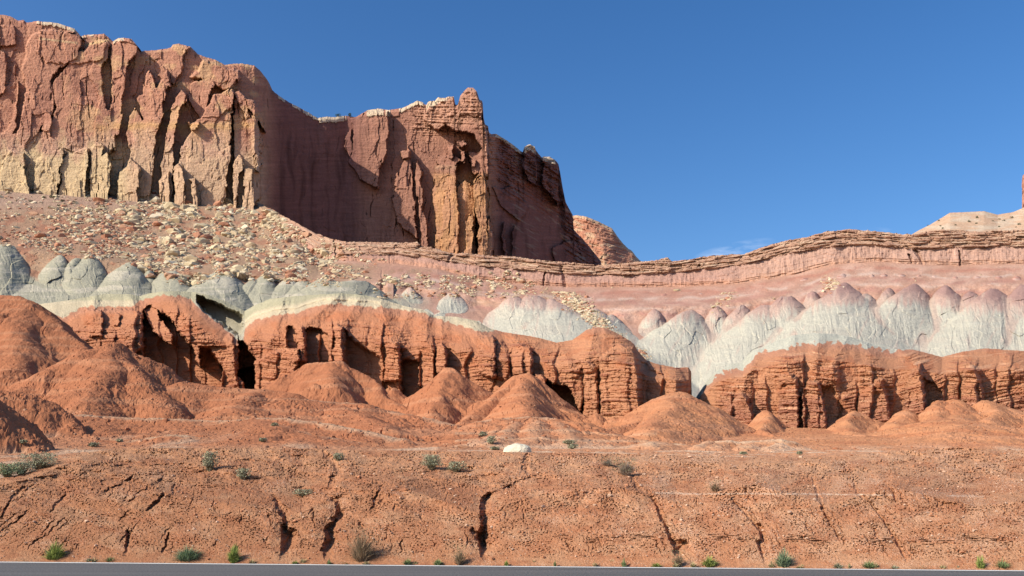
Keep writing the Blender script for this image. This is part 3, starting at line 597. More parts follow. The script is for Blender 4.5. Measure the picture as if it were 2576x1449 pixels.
# middle buttresses
B([(642,990),(640,910),(652,902),(672,890),(716,872),(750,878),(756,905),(746,930),(750,990)], 22, 36, 6)
B([(700,905),(724,874),(752,878),(758,912),(740,915)], 34, 42, 5)
B([(712,880),(716,820),(730,816),(722,836),(722,872)], 10, 26, 4)
pocket([(716,826),(730,818),(745,828),(754,848),(756,870),(745,880),(722,878)], 8, 12, 4)
B([(747,912),(746,830),(760,818),(768,850),(770,914)], 14, 28, 5)
pocket([(768,822),(800,822),(826,842),(830,870),(830,916),(770,916)], 16, 18, 4)
B([(829,918),(830,832),(846,814),(862,818),(860,840),(866,912),(870,930)], 12, 44, 5)
pocket([(862,820),(880,840),(905,865),(960,896),(972,935),(1000,960),(1010,985),(870,985)], 14, 8, 9)
B([(964,960),(972,885),(962,870),(1000,856),(1008,880),(1010,960)], 6, 26, 6)
pocket([(1008,905),(1030,902),(1050,905),(1070,915),(1092,900),(1094,1000),(1008,1000)], 20, 14, 6)
B([(1052,965),(1056,870),(1070,860),(1090,868),(1096,900),(1094,990),(1070,985)], -4, 8, 6)
B([(1094,940),(1096,870),(1112,864),(1122,872),(1124,940)], 10, 34, 5)
pocket([(1122,872),(1140,878),(1170,905),(1190,930),(1195,952),(1124,950)], 6, 0, 6)
B([(1200,935),(1204,848),(1236,842),(1248,848),(1250,955),(1222,950)], 12, 34, 7)
B([(1244,950),(1244,860),(1262,852),(1282,880),(1286,930),(1272,965)], 14, 8, 8)
B([(1286,945),(1280,868),(1300,862),(1336,870),(1340,900),(1340,945)], 8, 30, 6)
pocket([(1338,880),(1356,890),(1368,925),(1368,960),(1340,945)], 6, 2, 5)
B([(1342,1000),(1344,940),(1366,942),(1376,960),(1376,1010)], 26, 40, 5)
pocket([(1372,952),(1400,965),(1432,968),(1466,1005),(1494,1030),(1494,1090),(1372,1090)], 46, 30, 7)
B([(1462,1100),(1468,1010),(1462,905),(1478,908),(1502,920),(1508,1000),(1508,1040),(1490,1100)], 6, 18, 8)
B([(1402,960),(1410,930),(1430,925),(1464,920),(1470,1000),(1460,1040),(1432,975)], 4, 10, 8)
B([(1508,1100),(1506,900),(1530,880),(1560,862),(1594,872),(1606,900),(1612,1000),(1612,1100)], 16, 46, 9)
pocket([(1610,900),(1640,925),(1680,950),(1704,965),(1704,1040),(1612,1070)], 10, 4, 6)
B([(1668,1030),(1680,950),(1672,928),(1700,924),(1734,922),(1738,940),(1738,1060),(1700,1060)], 8, 26, 6)
# right hand buttresses
for q in [([(1800,1110),(1822,1040),(1846,1000),(1868,984),(1884,1000),(1898,1040),(1904,1110)],12,38,10), ([(1952,1110),(1958,1000),(1956,945),(1984,938),(2006,950),(2012,1010),(2012,1110)],8,26,7),
    ([(2016,1112),(2016,990),(2034,955),(2060,958),(2070,985),(2080,1040),(2086,1112)],16,44,7), ([(2150,1070),(2160,990),(2205,955),(2220,952),(2236,1000),(2244,1070)],6,28,9),
    ([(2262,1070),(2280,960),(2300,915),(2318,912),(2322,960),(2330,1000),(2334,1070)],10,44,8), ([(2414,1045),(2420,940),(2440,910),(2466,930),(2476,985),(2474,1045)],8,22,8),
    ([(2500,1045),(2506,950),(2530,920),(2730,910),(2730,1060)],6,12,10)]: B(*q[:1], *q[1:])
pocket([(2064,972),(2088,968),(2106,985),(2122,1030),(2118,1060),(2090,1110),(2084,1100)], 8, 4, 5)
pocket([(2322,950),(2350,962),(2372,990),(2360,1010),(2340,1020),(2334,1060)], 8, 4, 4)
R.disp *= 2.15
for q in ([(715,755),(695,820),(668,890)],[(700,760),(650,830),(620,870)],[(850,745),(800,790),(755,828)],[(905,748),(880,790),(855,822)],[(960,765),(975,820),(985,862)],[(1030,780),(1010,830),(1004,860)],[(1080,790),(1072,830),(1074,866)],[(1110,800),(1114,868)],[(1180,820),(1210,840),(1228,850)],[(1290,845),(1312,866)],[(1350,855),(1336,880)],[(1400,865),(1425,900),(1436,930)],[(1495,828),(1486,870),(1480,910)],[(1520,828),(1548,850),(1580,872)],[(1620,908),(1690,930)],
  [(1905,885),(1880,940),(1866,990)],[(1990,850),(1975,900),(1980,945)],[(2060,845),(2056,900),(2052,960)],[(2130,855),(2100,905),(2090,950)],[(2180,868),(2196,910),(2212,958)],[(2270,885),(2295,900),(2312,920)],[(2420,890),(2438,920)],[(2530,885),(2550,925)],[(240,745),(235,785)],[(330,748),(345,785)]):
    k_ = len(q); R.groove([(u, v, lerp(20, 36, i / (k_ - 1))) for i, (u, v) in enumerate(q)], -24, p=1.1)
wall = ss(V, red_from + 22 - 16 * ss(U, 1200, 1500), red_from + 60 - 32 * ss(U, 1200, 1500))
phs = (U + 9 * fbm(V / 50, U / 300, 2, 240)) / 44 + .5 * pn(U / 120, U * 0, 241); cel = np.floor(phs).astype(np.int64); tf = phs - cel
ham = hashf(cel, cel * 0 + 3, 242); htop = hashf(cel, cel * 0 + 5, 243)
saw = ham * tf ** .7 * (1 - ss(tf, .84, .97)) * ss(tf, 0, .12)
R.disp += 30 * saw * ss(V, red_from + 12 + 70 * htop, red_from + 40 + 90 * htop)
big = R.disp.copy()
# thin resistant beds, joints, pitting
bedA = fbm(U / 70, sv / 5.2, 3, 210, .6); bedB = np.tanh(3 * pn(U / 120, sv / 8.5, 213)); 
fr, er = facets(U / 15, sv / 9, 214, .8)
onb = ss(big, 2, 14) * .8 + .2
crag = wall * np.clip(.25 + .75 * onb + .3 * fbm(U / 60, V / 40, 2, 215), 0, 1.2)
R.disp += crag * (4.6 * bedA + 2.6 * bedB + 4.5 * fr - 2.5 * (er < .06)) + .9 * fbm(U / 4, V / 3, 3, 216) * (.35 + crag)
rw = U + 16 * fbm(U / 60, V / 60, 3, 217); rl = ridged(rw / 17, V / 60, 3, 218); rm = ss(fbm(U / 35, V / 35, 2, 219), -.2, .4)
R.disp += (1 - .65 * crag) * (2.4 * rm * (rl - 1) + 1.6 * fbm(U / 14, V / 7, 3, 226)) * (V > red_from - 4)
R.disp -= 8 * (1 - ss(R.h, 0, 12)) ** 2
c = np.ones(V.shape + (3,)) * RED
c = mixc_(c, ORG, ss(U, 1150, 1500) * .75); c = mixc_(c, [.39, .195, .115], .4 + 0 * U)
c = mixc_(c, [.40, .145, .068], ss(fbm(U / 50, V / 30, 3, 220), 0, .6) * .6)
c = mixc_(c, [.30, .115, .068], crag * ss(bedA + .5 * bedB, .1, .9) * .7)
c = mixc_(c, [.30, .125, .08], crag * ss(onb, .5, .9) * ss(V + 14 * fbm(U / 40, V / 20, 2, 230), 975, 1020) * ss(U, 1780, 1850) * .6)
line = crag * (pn(U / 160, sv / 5.5, 221) > .42) * (pn(U / 30, sv / 9, 222) > -.2)
c = mixc_(c, [.60, .36, .23], line * ss(U, 1780, 1850) * .7); c = mixc_(c, [.54, .26, .13], line * .4)
capc = mixc_(np.ones(V.shape + (3,)) * np.array([.37, .335, .22]), [.48, .40, .27], ss(V, red_from - 26, red_from - 16) * (U > 600) + (U < 370) * ss(V, 752, 760))
capc = mixc_(capc, [.45, .43, .34], ss(U, 1700, 1800)); capc = mixc_(capc, [.40, .355, .26], (U > 490) * (U < 616) * ss(V - R.crest[None], 14, 26) * 1.0)
t = 1 - ss(V + 5 * fbm(U / 14, V / 14, 3, 223) * (1 + ss(U, 1700, 1800)), red_from - 1.5, red_from + 2)
c = mixc_(c, [.40, .20, .13], (1 - ss(V, red_from + 4, red_from + 26)) * .6)
c = c * (1 - t[..., None]) + capc * t[..., None]
slab = np.exp(-((V - red_from + 14 + 3 * pn(U / 40, U * 0, 225)) / 3.0) ** 2) * (U > 615) * (U < 990)
R.disp += 5 * slab * t
c = mixc_(c, [.56, .46, .30], slab * t)
c = mixc_(c, [.58, .54, .44], (U > 1739) * (U < 1752) * 1.0)
c = tone(c, fbm(U / 4, V / 3, 3, 224), .13)
R.col = c
R.build("red_cliffs", M_red, smooth=False)

# ------------------------------------------------------------------ rolling clay hills in front: one true height field
gx_ = np.linspace(0, 1, 80)[1:] ** 1.5 * 1700
ul = np.concatenate([(-190 - gx_)[::-1], np.linspace(-190, 2770, 1560), 2770 + gx_])
ys = np.concatenate([np.linspace(22, 100, 360), np.linspace(100, 172, 300)[1:]])
th = (ul - CX) / F / cos(PITCH) * 1.0
GX = th[None] * ys[:, None] * 1.0; GY = np.broadcast_to(ys[:, None], GX.shape).copy()
GU = np.broadcast_to(ul[None], GX.shape)
def zv(v, d): x, y, z = ray(CX, v); return CAM[2] + z / y * d
# valley floor: rises slowly from the top of the road cut to the cliffs
fl_left = np.interp(ys, [22, 24.5, 26, 29, 34, 60, 80, 95, 115, 135, 172], [-.8, .3, 1.2, zv(1160, 29) - .5, zv(1146, 34), zv(1136, 60), zv(1124, 80), zv(1112, 95), zv(1088, 115), zv(1072, 135), zv(1040, 172)])
fl_mid = np.interp(ys, [22, 24.5, 26, 29, 34, 60, 80, 95, 115, 135, 172], [-.8, .3, 1.2, zv(1160, 29) - .5, zv(1150, 34), zv(1136, 60), zv(1126, 80), zv(1116, 95), zv(1104, 115), zv(1088, 135), zv(1070, 172)])
fl_right = np.interp(ys, [22, 24.5, 26, 29, 34, 60, 80, 95, 115, 135, 172], [-.8, .3, 1.2, zv(1160, 29) - .5, zv(1150, 34), zv(1141, 60), zv(1130, 80), zv(1114, 95), zv(1088, 115), zv(1066, 135), zv(1050, 172)])
wR = ss(GU, 1500, 1950); wL = 1 - ss(GU, 500, 900)
G = fl_left[:, None] * wL + fl_mid[:, None] * (1 - wL) * (1 - wR) + fl_right[:, None] * wR
wLL = 1 - ss(GU, 120, 330)
fl_ll = np.interp(ys, [22, 24.5, 26, 29, 34, 45, 60, 80, 95, 115, 135, 172], [-1.0, -.4, 1.0, 1.98, zv(1186, 34), zv(1158, 45), zv(1140, 60), zv(1124, 80), zv(1112, 95), zv(1088, 115), zv(1072, 135), zv(1040, 172)])
G = G * (1 - wLL) + fl_ll[:, None] * wLL
G = G + .14 * fbm(GX / 9, GY / 9, 3, 700) * ss(GY, 30, 45)
rid = np.zeros(G.shape); dist_ = np.full(G.shape, 99.0); paleF = np.zeros(G.shape); speck = np.zeros(G.shape); hillm = np.zeros(G.shape); rillc = GX * 1.0
WXX = GX + .8 * fbm(GX / 6, GY / 6, 3, 701) + 1.1 * fbm(GX / 17, GY / 17, 2, 741); WYY = GY + .8 * fbm(GX / 6 + 30, GY / 6, 3, 702)
def spine(pts, s, r0=1.0, L=None, s2=.12, pale=0, spk=0, e=1.0, seed=0):
    """ridge line through picture-traced crest points at real distances; its flanks fall at slope s and flatten out below"""
    global G, rid, dist_, paleF, speck, hillm, rillc
    Pw = np.array([at(u, v, d) for u, v, d in pts]); R_ = 45
    ix = np.where((WXX > Pw[:, 0].min() - R_) & (WXX < Pw[:, 0].max() + R_) & (WYY > Pw[:, 1].min() - R_) & (WYY < Pw[:, 1].max() + R_))
    x = WXX[ix]; y = WYY[ix]; best = np.full(x.shape, -1e9); bd = np.full(x.shape, 99.0); bc = np.zeros(x.shape); arc = 0
    if len(Pw) == 1: Pw = np.concatenate([Pw, Pw + np.array([[.01, 0, 0]])])
    for k in range(len(Pw) - 1):
        a, b = Pw[k], Pw[k + 1]; ex, ey = b[0] - a[0], b[1] - a[1]; l2 = ex * ex + ey * ey + 1e-9; ln = sqrt(l2)
        t = np.clip(((x - a[0]) * ex + (y - a[1]) * ey) / l2, 0, 1); qx = x - a[0] - t * ex; qy = (y - a[1] - t * ey) / e
        r = np.hypot(qx, qy); rr = np.sqrt(r * r + r0 * r0) - r0
        h = a[2] + (b[2] - a[2]) * t
        drop_ = s * rr if L is None else (s - s2) * L * (1 - np.exp(-rr / L)) + s2 * rr
        z = h - drop_; m = z > best
        ang = np.arctan2(qy, qx + 1e-9)
        best = np.where(m, z, best); bd = np.where(m, r, bd); bc = np.where(m, arc + t * ln + 2.2 * np.abs(ang) + seed * 17, bc); arc += ln
    m = best > G[ix]
    amt = ss(best - G[ix], 0, .5)
    G[ix] = np.where(m, best, G[ix]); rid[ix] = np.where(m, bc, rid[ix]); dist_[ix] = np.where(m, bd, dist_[ix])
    paleF[ix] = np.where(m, pale * amt, paleF[ix]); speck[ix] = np.where(m, spk, speck[ix]); hillm[ix] = np.where(m, amt, hillm[ix])
SP = spine
# left side
SP([(-150,738,150),(0,743,148),(40,746,147),(70,756,146)], 0.899, 1.5, 17.6, 0.57, spk=.3, seed=1); SP([(70,756,146),(130,800,143),(215,872,138),(262,905,134)], 0.899, 0.9, 15.4, 0.57, spk=.3, seed=2)
SP([(70,756,146),(60,860,132),(40,930,122)], 0.797, 1.5, 13.2, 0.57, spk=.1, seed=3)
SP([(285,861,122)], 1.01, 1.65, 17.6, 0.494, spk=.45, seed=4); SP([(285,861,122),(200,885,119),(110,930,114),(20,985,108)], 0.899, 1.2, 13.2, 0.475, spk=.2, seed=5); SP([(285,861,122),(400,912,124),(470,957,126),(545,1008,126)], 0.957, 0.9, 13.2, 0.494, spk=.45, seed=6)
SP([(285,861,122),(250,950,108),(215,1010,100)], 0.841, 1.88, 9.9, 0.475, spk=.2, seed=7); SP([(290,880,120),(360,960,110),(420,1030,102)], 0.87, 1.88, 9.9, 0.475, spk=.4, seed=8)
SP([(455,960,116),(509,967,116),(591,975,116),(693,983,116),(750,990,114)], 0.725, 1.05, 9.9, 0.38, spk=.1, seed=9)
SP([(750,1003,112),(810,1007,112),(853,1011,112),(917,1016,111),(953,1026,110),(1026,1042,108),(1120,1068,103),(1180,1085,99),(1250,1110,92)], 0.42, 1.35, 9, 0.176, pale=.55, spk=.08, seed=10)
SP([(853,1015,112),(900,1040,100),(960,1075,90)], .6, 1.88, 8, 0.154, seed=11); SP([(640,984,115),(620,1010,106),(600,1035,99)], .6, 1.88, 8, 0.154, seed=12)
SP([(160,1043,92),(260,1047,92),(400,1053,92),(560,1058,91),(640,1052,90),(720,1052,90),(790,1060,89),(900,1082,86),(1000,1103,83)], 0.42, 0.75, 6, 0.132, pale=.8, seed=13)
SP([(640,1052,90),(700,1075,84),(760,1098,78)], 0.3, 1.5, 6, 0.11, seed=14)
SP([(-150,962,84),(0,984,84),(60,993,84),(110,1010,84),(160,1038,84),(200,1062,83),(250,1092,82),(285,1112,80)], 0.899, 0.675, 13.2, 0.38, spk=.6, seed=15)
SP([(-150,915,62),(-40,960,62),(0,1003,61),(20,1038,61),(60,1088,60),(110,1118,60),(150,1138,58)], 1.01, 0.375, 13.2, 0.38, spk=.75, seed=16)
SP([(300,1116,78),(340,1104,78),(420,1094,78),(470,1095,78),(520,1101,78),(580,1111,78),(640,1119,78)], 0.38, 0.6, 4, 0.11, pale=1.0, seed=17)
# middle fans against the cliffs
SP([(771,913,137),(853,909,135)], 0.957, 0.9, 15.4, 0.475, spk=.25, seed=18); SP([(853,909,135),(940,965,132),(1030,1035,124)], 0.957, 0.675, 13.2, 0.475, spk=.3, seed=19); SP([(830,912,134),(850,970,124)], 0.87, 1.5, 11, 0.475, seed=20)
SP([(784,965,126)], 0.957, 0.525, 8.8, 0.38, seed=21); SP([(999,976,132)], 0.957, 0.6, 9.9, 0.38, seed=22); SP([(1066,1000,128)], 0.87, 0.6, 9.9, 0.38, seed=23)
SP([(1131,923,130),(1147,925,130)], 1.13, 0.75, 13.2, 0.475, spk=.1, seed=24); SP([(1140,924,130),(1110,980,122),(1085,1030,114)], 0.957, 1.05, 9.9, 0.38, seed=25); SP([(1147,925,130),(1201,985,129),(1212,1030,122)], 1.16, 0.6, 9.9, 0.38, spk=.4, seed=26)
SP([(1296,944,127),(1335,940,127)], 1.1, 1.05, 15.4, 0.5, seed=27); SP([(1300,944,127),(1240,985,122),(1180,1055,112)], 0.797, 0.9, 11, 0.38, seed=28); SP([(1335,940,127),(1400,1020,123),(1460,1068,116)], 1.1, 0.75, 12.1, 0.45, spk=.1, seed=29); SP([(1315,946,127),(1320,1010,110),(1330,1046,100)], 0.95, 1.8, 12, 0.4, seed=30)
SP([(1205,1060,96),(1260,1052,97),(1330,1047,98),(1400,1051,98),(1460,1070,97)], 0.42, 1.05, 5, 0.154, pale=.7, seed=31)
for k, (a, b, c_) in enumerate([(1225,1058,1235),(1275,1052,1280),(1340,1048,1350),(1405,1054,1425),(1455,1070,1480)]): SP([(a, b, 97), (c_, b + 34, 86), (c_ + 6, b + 58, 78)], 0.42, 0.675, 4, 0.132, pale=.35, seed=32 + k)
SP([(1500,1088,95),(1560,1098,94),(1610,1118,90)], 0.4, 0.75, 5, 0.132, pale=.6, seed=38)
SP([(1640,1016,119),(1676,990,119),(1692,985,119),(1712,995,119)], 0.957, 0.675, 15.4, 0.38, seed=39); SP([(1700,990,119),(1760,1035,118),(1840,1090,112)], 0.87, 0.75, 11, 0.38, seed=40); SP([(1690,985,119),(1670,1045,104),(1660,1085,92)], 0.725, 1.5, 9.9, 0.304, seed=41); SP([(1650,1008,119),(1580,1060,112),(1520,1095,100)], 0.725, 1.05, 9.9, 0.342, seed=42)
SP([(1560,1052,120)], 0.725, 1.12, 9.9, 0.38, seed=43); SP([(1505,1040,122)], 0.957, 0.75, 9.9, 0.38, seed=44)
# right: fans between the buttresses
for k, (u, v, w) in enumerate([(1926,1032,.7),(1840,1090,.5),(1962,1082,.6),(2036,1084,.6),(2137,1033,.62),(2190,1056,.5),(2266,1030,.7),(2357,1006,.6),(2400,1004,.5),(2488,1006,.55),(2450,1026,.5),(2576,1030,.5),(2640,1020,.5),(2720,1030,.5)]):
    SP([(u, v, 123.5), (u + 6, v + 30, 117), (u + 16, v + 62, 106)], (w + .12) * (1.5 if u < 2130 else 1.15), 1.0, 8, .34, seed=50 + k)
for k, (u, v, dd_) in enumerate([(2380,1050,108),(2060,1100,104)]): SP([(u, v, dd_), (u + 30, v + 30, 92)], 0.3, 1.5, 7, 0.11, seed=70 + k)
# pale topped mounds along the far edge of the flat
SP([(1580,1127,74),(1640,1112,74),(1680,1114,74)], .5, .6, 3, .1, pale=1.2, seed=80); SP([(1725,1121,74),(1765,1110,74),(1810,1107,73),(1850,1112,73),(1900,1106,73),(1955,1105,73),(1980,1110,73),(2020,1124,72),(2060,1136,70)], .5, .7, 3, .1, pale=1.2, seed=81)
for k, u in enumerate((1640, 1765, 1810, 1890, 1950)): SP([(u, 1109, 73.5), (u + 6, 1128, 68)], .45, .8, 3, .1, pale=.9, seed=82 + k)
G = G + hillm * .22 * fbm(GX / 5, GY / 5, 3, 703) * ss(dist_, 0, 3)
r1 = ridged(rid / 1.7 + .5 * fbm(GX / 3, GY / 3, 2, 704), dist_ / 9, 3, 705); r2 = ridged(rid / .7, dist_ / 4, 2, 706)
prs = ss(fbm(GX / 7, GY / 7, 2, 707), -.5, .4)
G = G + hillm * prs * ss(dist_, .6, 4) * (.27 * (r1 - 1) + .12 * (r2 - 1))
thin = ss(ridged((rid + .6 * fbm(GX / 2.5, GY / 2.5, 2, 720)) / 2.6, dist_ / 14, 2, 721), 1.28, 1.44) * ss(fbm(GX / 6, GY / 6, 2, 722), -.15, .25) * ss(dist_, .5, 2.5) * hillm
G = G - .28 * thin
cs_ = fbm(GX / .5, GY / .5, 3, 708); G = G + (.05 + .06 * speck) * cs_ + .05 * fbm(GX / 1.4, GY / 1.4, 2, 709)
sp = ss(pn(GX / .28, GY / .34, 710) + .4 * fbm(GX / 4, GY / 4, 2, 711), .30, .6); G = G + speck * .16 * sp
c = np.ones(G.shape + (3,)) * RED
c = mixc_(c, ORG, ss(GU, 1000, 1900) * .85)
c = mixc_(c, [.40, .150, .072], ss(fbm(GX / 9, G / 1.2, 3, 712), -.05, .55) * .5)
c = mixc_(c, [.54, .26, .14], ss(fbm(GX / 16, G / .9, 3, 713), .2, .55) * .5)
c = mixc_(c, [.60, .40, .25], np.clip(paleF * (1 - ss(dist_ + .5 * fbm(GX / 1.5, GY / 1.5, 2, 714), .3, 1.7)), 0, 1) * .85)
bz = G + .25 * fbm(GX / 8, GY / 8, 2, 715)
bandm = (GU > 1150) * (GU < 1640) * (GY < 108) * (GY > 78)
c = mixc_(c, [.60, .38, .23], bandm * (np.exp(-((bz - 6.4) / .16) ** 2) + np.exp(-((bz - 5.5) / .12) ** 2) + .8 * np.exp(-((bz - 7.5) / .15) ** 2)) * .6)
c = mixc_(c, [.50, .42, .32], 0 * G)
flat = (1 - hillm) * (1 - ss(GY, 70, 92))
c = mixc_(c, [.52, .26, .14], flat * .7); c = mixc_(c, [.60, .42, .28], flat * ss(fbm(GX / 5, GY / 9, 3, 716), -.05, .5) * .7)
pt = ss(fbm(GX / .55, GY / .6, 2, 730) + .35 * fbm(GX / 5, GY / 5, 2, 731), .5, .68); G = G - .13 * pt * (GY < 125)
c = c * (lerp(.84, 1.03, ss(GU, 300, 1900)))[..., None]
c = mixc_(c, [.26, .095, .05], speck * sp * .75)
c = tone(c, -np.clip(1.05 - r1, 0, 1) * prs * hillm, .10); c = tone(c, fbm(GX / .35, GY / .35, 2, 717), .10)
nY, nX = G.shape; i_ = np.arange(nY * nX).reshape(nY, nX); f_ = np.stack([i_[:-1, :-1], i_[:-1, 1:], i_[1:, 1:], i_[1:, :-1]], -1).reshape(-1, 4)
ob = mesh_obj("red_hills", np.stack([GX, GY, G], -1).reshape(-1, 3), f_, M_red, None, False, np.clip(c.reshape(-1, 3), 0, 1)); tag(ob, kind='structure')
def hill_z(x, y):
    k = int(np.argmin(np.abs(ys - y))); return float(np.interp(x, GX[k], G[k]))

edge = [(-2000,1396),(0,1413),(1288,1423),(2576,1435),(4600,1454)]
e0 = [(u, v - 1.0, float(ground_depth(u, v)) + .12) for u, v in edge]
crb = [(-150,1214),(0,1203),(60,1192),(110,1174),(150,1157),(200,1141),(300,1129),(420,1126),(560,1128),(640,1127),(800,1130),(1000,1135),(1200,1136),(1400,1139),(1560,1141),(1700,1145),(1900,1150),(2060,1151),(2150,1144),(2250,1135),(2400,1126),(2500,1130),(2576,1135),(2730,1140)]
def bd(v): return 33.5
top = [(u, v, np.interp(v, [1125,1150,1214],[29.8,29.2,26])) for u, v in crb]
m1 = [(u, max(v + 14, 1165) if u > 200 else v + 16, np.interp(v, [1125,1150,1214],[27.9,27.4,24.9])) for u, v in crb]
m2 = [(u, v, poly1([(a, c_) for a, b, c_ in e0], u) + .78 + (poly1([(-2000,1338),(-150,1352),(1000,1356),(1600,1352),(2200,1360),(2730,1362)], u) - v) * .0165) for u, v in [(-2000,1262),(-150,1296),(150,1272),(380,1240),(600,1268),(760,1290),(860,1235),(1020,1228),(1200,1290),(1400,1232),(1560,1226),(1700,1262),(1900,1218),(2080,1270),(2245,1225),(2450,1275),(2730,1240),(4600,1262)]]
m3 = [(u, v, poly1([(a, c_) for a, b, c_ in e0], u) + .78) for u, v in [(-2000,1338),(-150,1352),(1000,1356),(1600,1352),(2200,1360),(2730,1362),(4600,1380)]]
N_ = Sheet(-150, 2730, [top, m1, m2, m3, e0], 1.35, 1.25, .3, 41, ext=1800)
U, V = N_.U, N_.V
N_.warp(4.0, 13, 42)
up = 1 - ss(V + 26 * fbm(U / 80, V / 50, 3, 543), 1190, 1300 - 40 * ss(U, 1500, 1700))
N_.disp += (15 * fbm(U / 170, V / 120, 2, 510) + 5 * fbm(U / 45, V / 30, 3, 511)) * (1 - ss(V, 1290, 1360))
# long rounded shoulders running down between the gullies
clod = fbm(U / 7.5, V / 5.2, 4, 512, .62); fcl, ecl = facets((U + 3 * fbm(U / 9, V / 9, 2, 513)) / 9, V / 6, 514, 1.2)
fine, _ = facets(U / 3.8, V / 2.8, 515, 1.4)
gr_ = .22 + .8 * ss(fbm(U / 55, V / 28, 3, 541), -.35, .5)
N_.disp += (1 + 1.7 * up) * gr_ * (1.3 * clod + 1.5 * fcl + .9 * fine) + up * 16 * fbm(U / 60, V / 16, 3, 540)
pits = ss(fbm(U / 5, V / 3.6, 2, 516) + .40 * fbm(U / 60, V / 30, 2, 517) + .02, .52, .68)
N_.disp -= 6.0 * pits * (1 + .9 * up)
dirx = poly1([(-150,-1.1),(200,-.9),(450,-.35),(700,0),(1200,.1),(1700,.5),(2730,.75)], U)
ck = ridged((U - dirx * (V - 1250) + 5 * fbm(U / 20, V / 20, 3, 518)) / 26, V / 95, 2, 519)
N_.disp -= 5 * ss(ck, 1.30, 1.46) * ss(fbm(U / 70, V / 40, 2, 520), -.1, .3) * ss(V, 1175, 1215)
ledv = np.exp(-((V - poly1([(-150,1352),(700,1350),(1300,1356),(1700,1352),(2576,1362)], U) - 16 * fbm(U / 170, U * 0, 3, 521)) / 8) ** 2) * ss(fbm(U / 110, U * 0 + 7, 2, 544), -.3, .15)
lcut = ledv * ss(fbm(U / 30, V / 3.0, 3, 522), .15, .4) * (.25 + .75 * ss(U, 1300, 1550))
N_.disp -= (4 + 6 * ss(U, 1300, 1500)) * lcut
for q, d in [([(814,1136,3),(826,1150,6),(842,1166,7),(852,1188,9),(838,1205,8),(832,1228,8),(812,1238,5)],14), ([(822,1246,4),(850,1258,5),(856,1296,9),(842,1306,7)],20), ([(846,1312,5),(830,1330,11),(834,1356,13),(822,1382,12),(826,1412,8)],30),
    ([(690,1250,4),(700,1268,8),(718,1292,10),(722,1318,6),(716,1332,6)],22), ([(716,1330,8),(730,1348,17),(722,1372,14),(714,1410,9)],34),
    ([(1326,1148,6),(1322,1175,8),(1334,1200,4),(1302,1216,5),(1288,1226,7),(1250,1238,4),(1232,1246,6)],12), ([(1228,1246,7),(1222,1262,12),(1220,1300,11),(1220,1322,8),(1216,1345,13),(1218,1368,14),(1216,1392,8),(1228,1418,5)],40), ([(1190,1336,6),(1205,1350,8),(1214,1372,8)],16),
    ([(1590,1200,4),(1604,1228,5),(1634,1244,3),(1652,1264,5),(1662,1292,6),(1676,1322,6),(1688,1352,6),(1700,1368,9),(1722,1366,7),(1704,1386,9),(1722,1408,5)],22),
    ([(1842,1256,2.5),(1872,1286,4),(1896,1312,4),(1916,1332,6),(1922,1360,6),(1908,1364,5),(1920,1392,5),(1928,1428,4)],15),
    ([(2046,1198,3),(2052,1228,4),(2062,1252,3.5),(2072,1282,4),(2090,1320,2.5),(2110,1352,3)],10), ([(2148,1204,3),(2156,1240,4),(2180,1256,3),(2210,1290,3),(2240,1330,4),(2262,1372,4),(2282,1412,3)],10),
    ([(2226,1212,2.5),(2250,1244,4),(2256,1262,2.5)],9), ([(2320,1240,2.5),(2340,1264,4)],7),
    ([(334,1198,3),(318,1212,4),(290,1226,4),(262,1238,3)],10), ([(420,1196,3),(400,1212,5),(380,1226,5),(350,1240,3),(325,1262,2)],11), ([(412,1244,4),(396,1262,5),(368,1284,3)],12), ([(168,1240,3),(150,1262,4),(128,1286,3)],8), ([(60,1226,3),(30,1252,4),(5,1300,4)],8),
    ([(440,1222,3),(437,1236,4)],10), ([(325,1336,4),(320,1372,5),(316,1396,4)],12), ([(424,1342,3),(418,1368,3),(410,1388,3)],10), ([(960,1222,3),(946,1250,4),(936,1280,2)],9), ([(480,1134,3),(505,1140,5),(530,1158,7),(545,1180,4)],10),
    ([(2372,1268,3),(2430,1270,3)],6), ([(905,1316,4),(912,1324,4)],8)]:
    N_.groove([(a, b, w_ * 1.0 + 26) for a, b, w_ in q], d * .42, p=1.0)
    ix, k = N_.groove([(a, b, w_ * 1.3) for a, b, w_ in q], d * 1.9, p=.42)
cr_ = np.random.RandomState(44)
for _ in range(120):
    u0 = cr_.uniform(-60, 2640); v0 = cr_.uniform(1200, 1370)
    dx_ = poly1([(-150,-1.3),(200,-1.0),(450,-.4),(700,0),(1200,.1),(1700,.45),(2730,.7)], u0) + cr_.uniform(-.3, .3)
    L_ = cr_.uniform(12, 52) * (1.2 if u0 < 500 else .8); n_ = 5; w0 = cr_.uniform(1.4, 3.2)
    N_.groove([(u0 + dx_ * L_ * t_ / 4 + cr_.uniform(-3, 3), v0 + L_ * t_ / 4, w0 * (1 - abs(t_ - 2) / 3) + .8) for t_ in range(n_)], cr_.uniform(6, 13), p=.5)
c = np.ones(V.shape + (3,)) * np.array([.44, .196, .097])
c = mixc_(c, [.48, .25, .135], ss(fbm(U / 110, V / 40, 3, 530) + .35 * ss(U, 1100, 2200), -.1, .6) * .75)
c = mixc_(c, [.56, .30, .16], up * (1 - ss(V - N_.crest[None], 20, 90)) * .4)
c = mixc_(c, [.38, .15, .072], ss(fbm(U / 70, V / 24, 3, 531), .1, .6) * .6)
wl = np.exp(-((V - poly1([(1600,1238),(1700,1241),(1760,1243),(1900,1242),(2060,1243),(2245,1246),(2400,1247),(2470,1249)], U) - 1.5 * fbm(U / 12, U * 0, 3, 532)) / 1.8) ** 2) * (U > 1640) * ((U < 2250) | (U > 2380)) * (U < 2480)
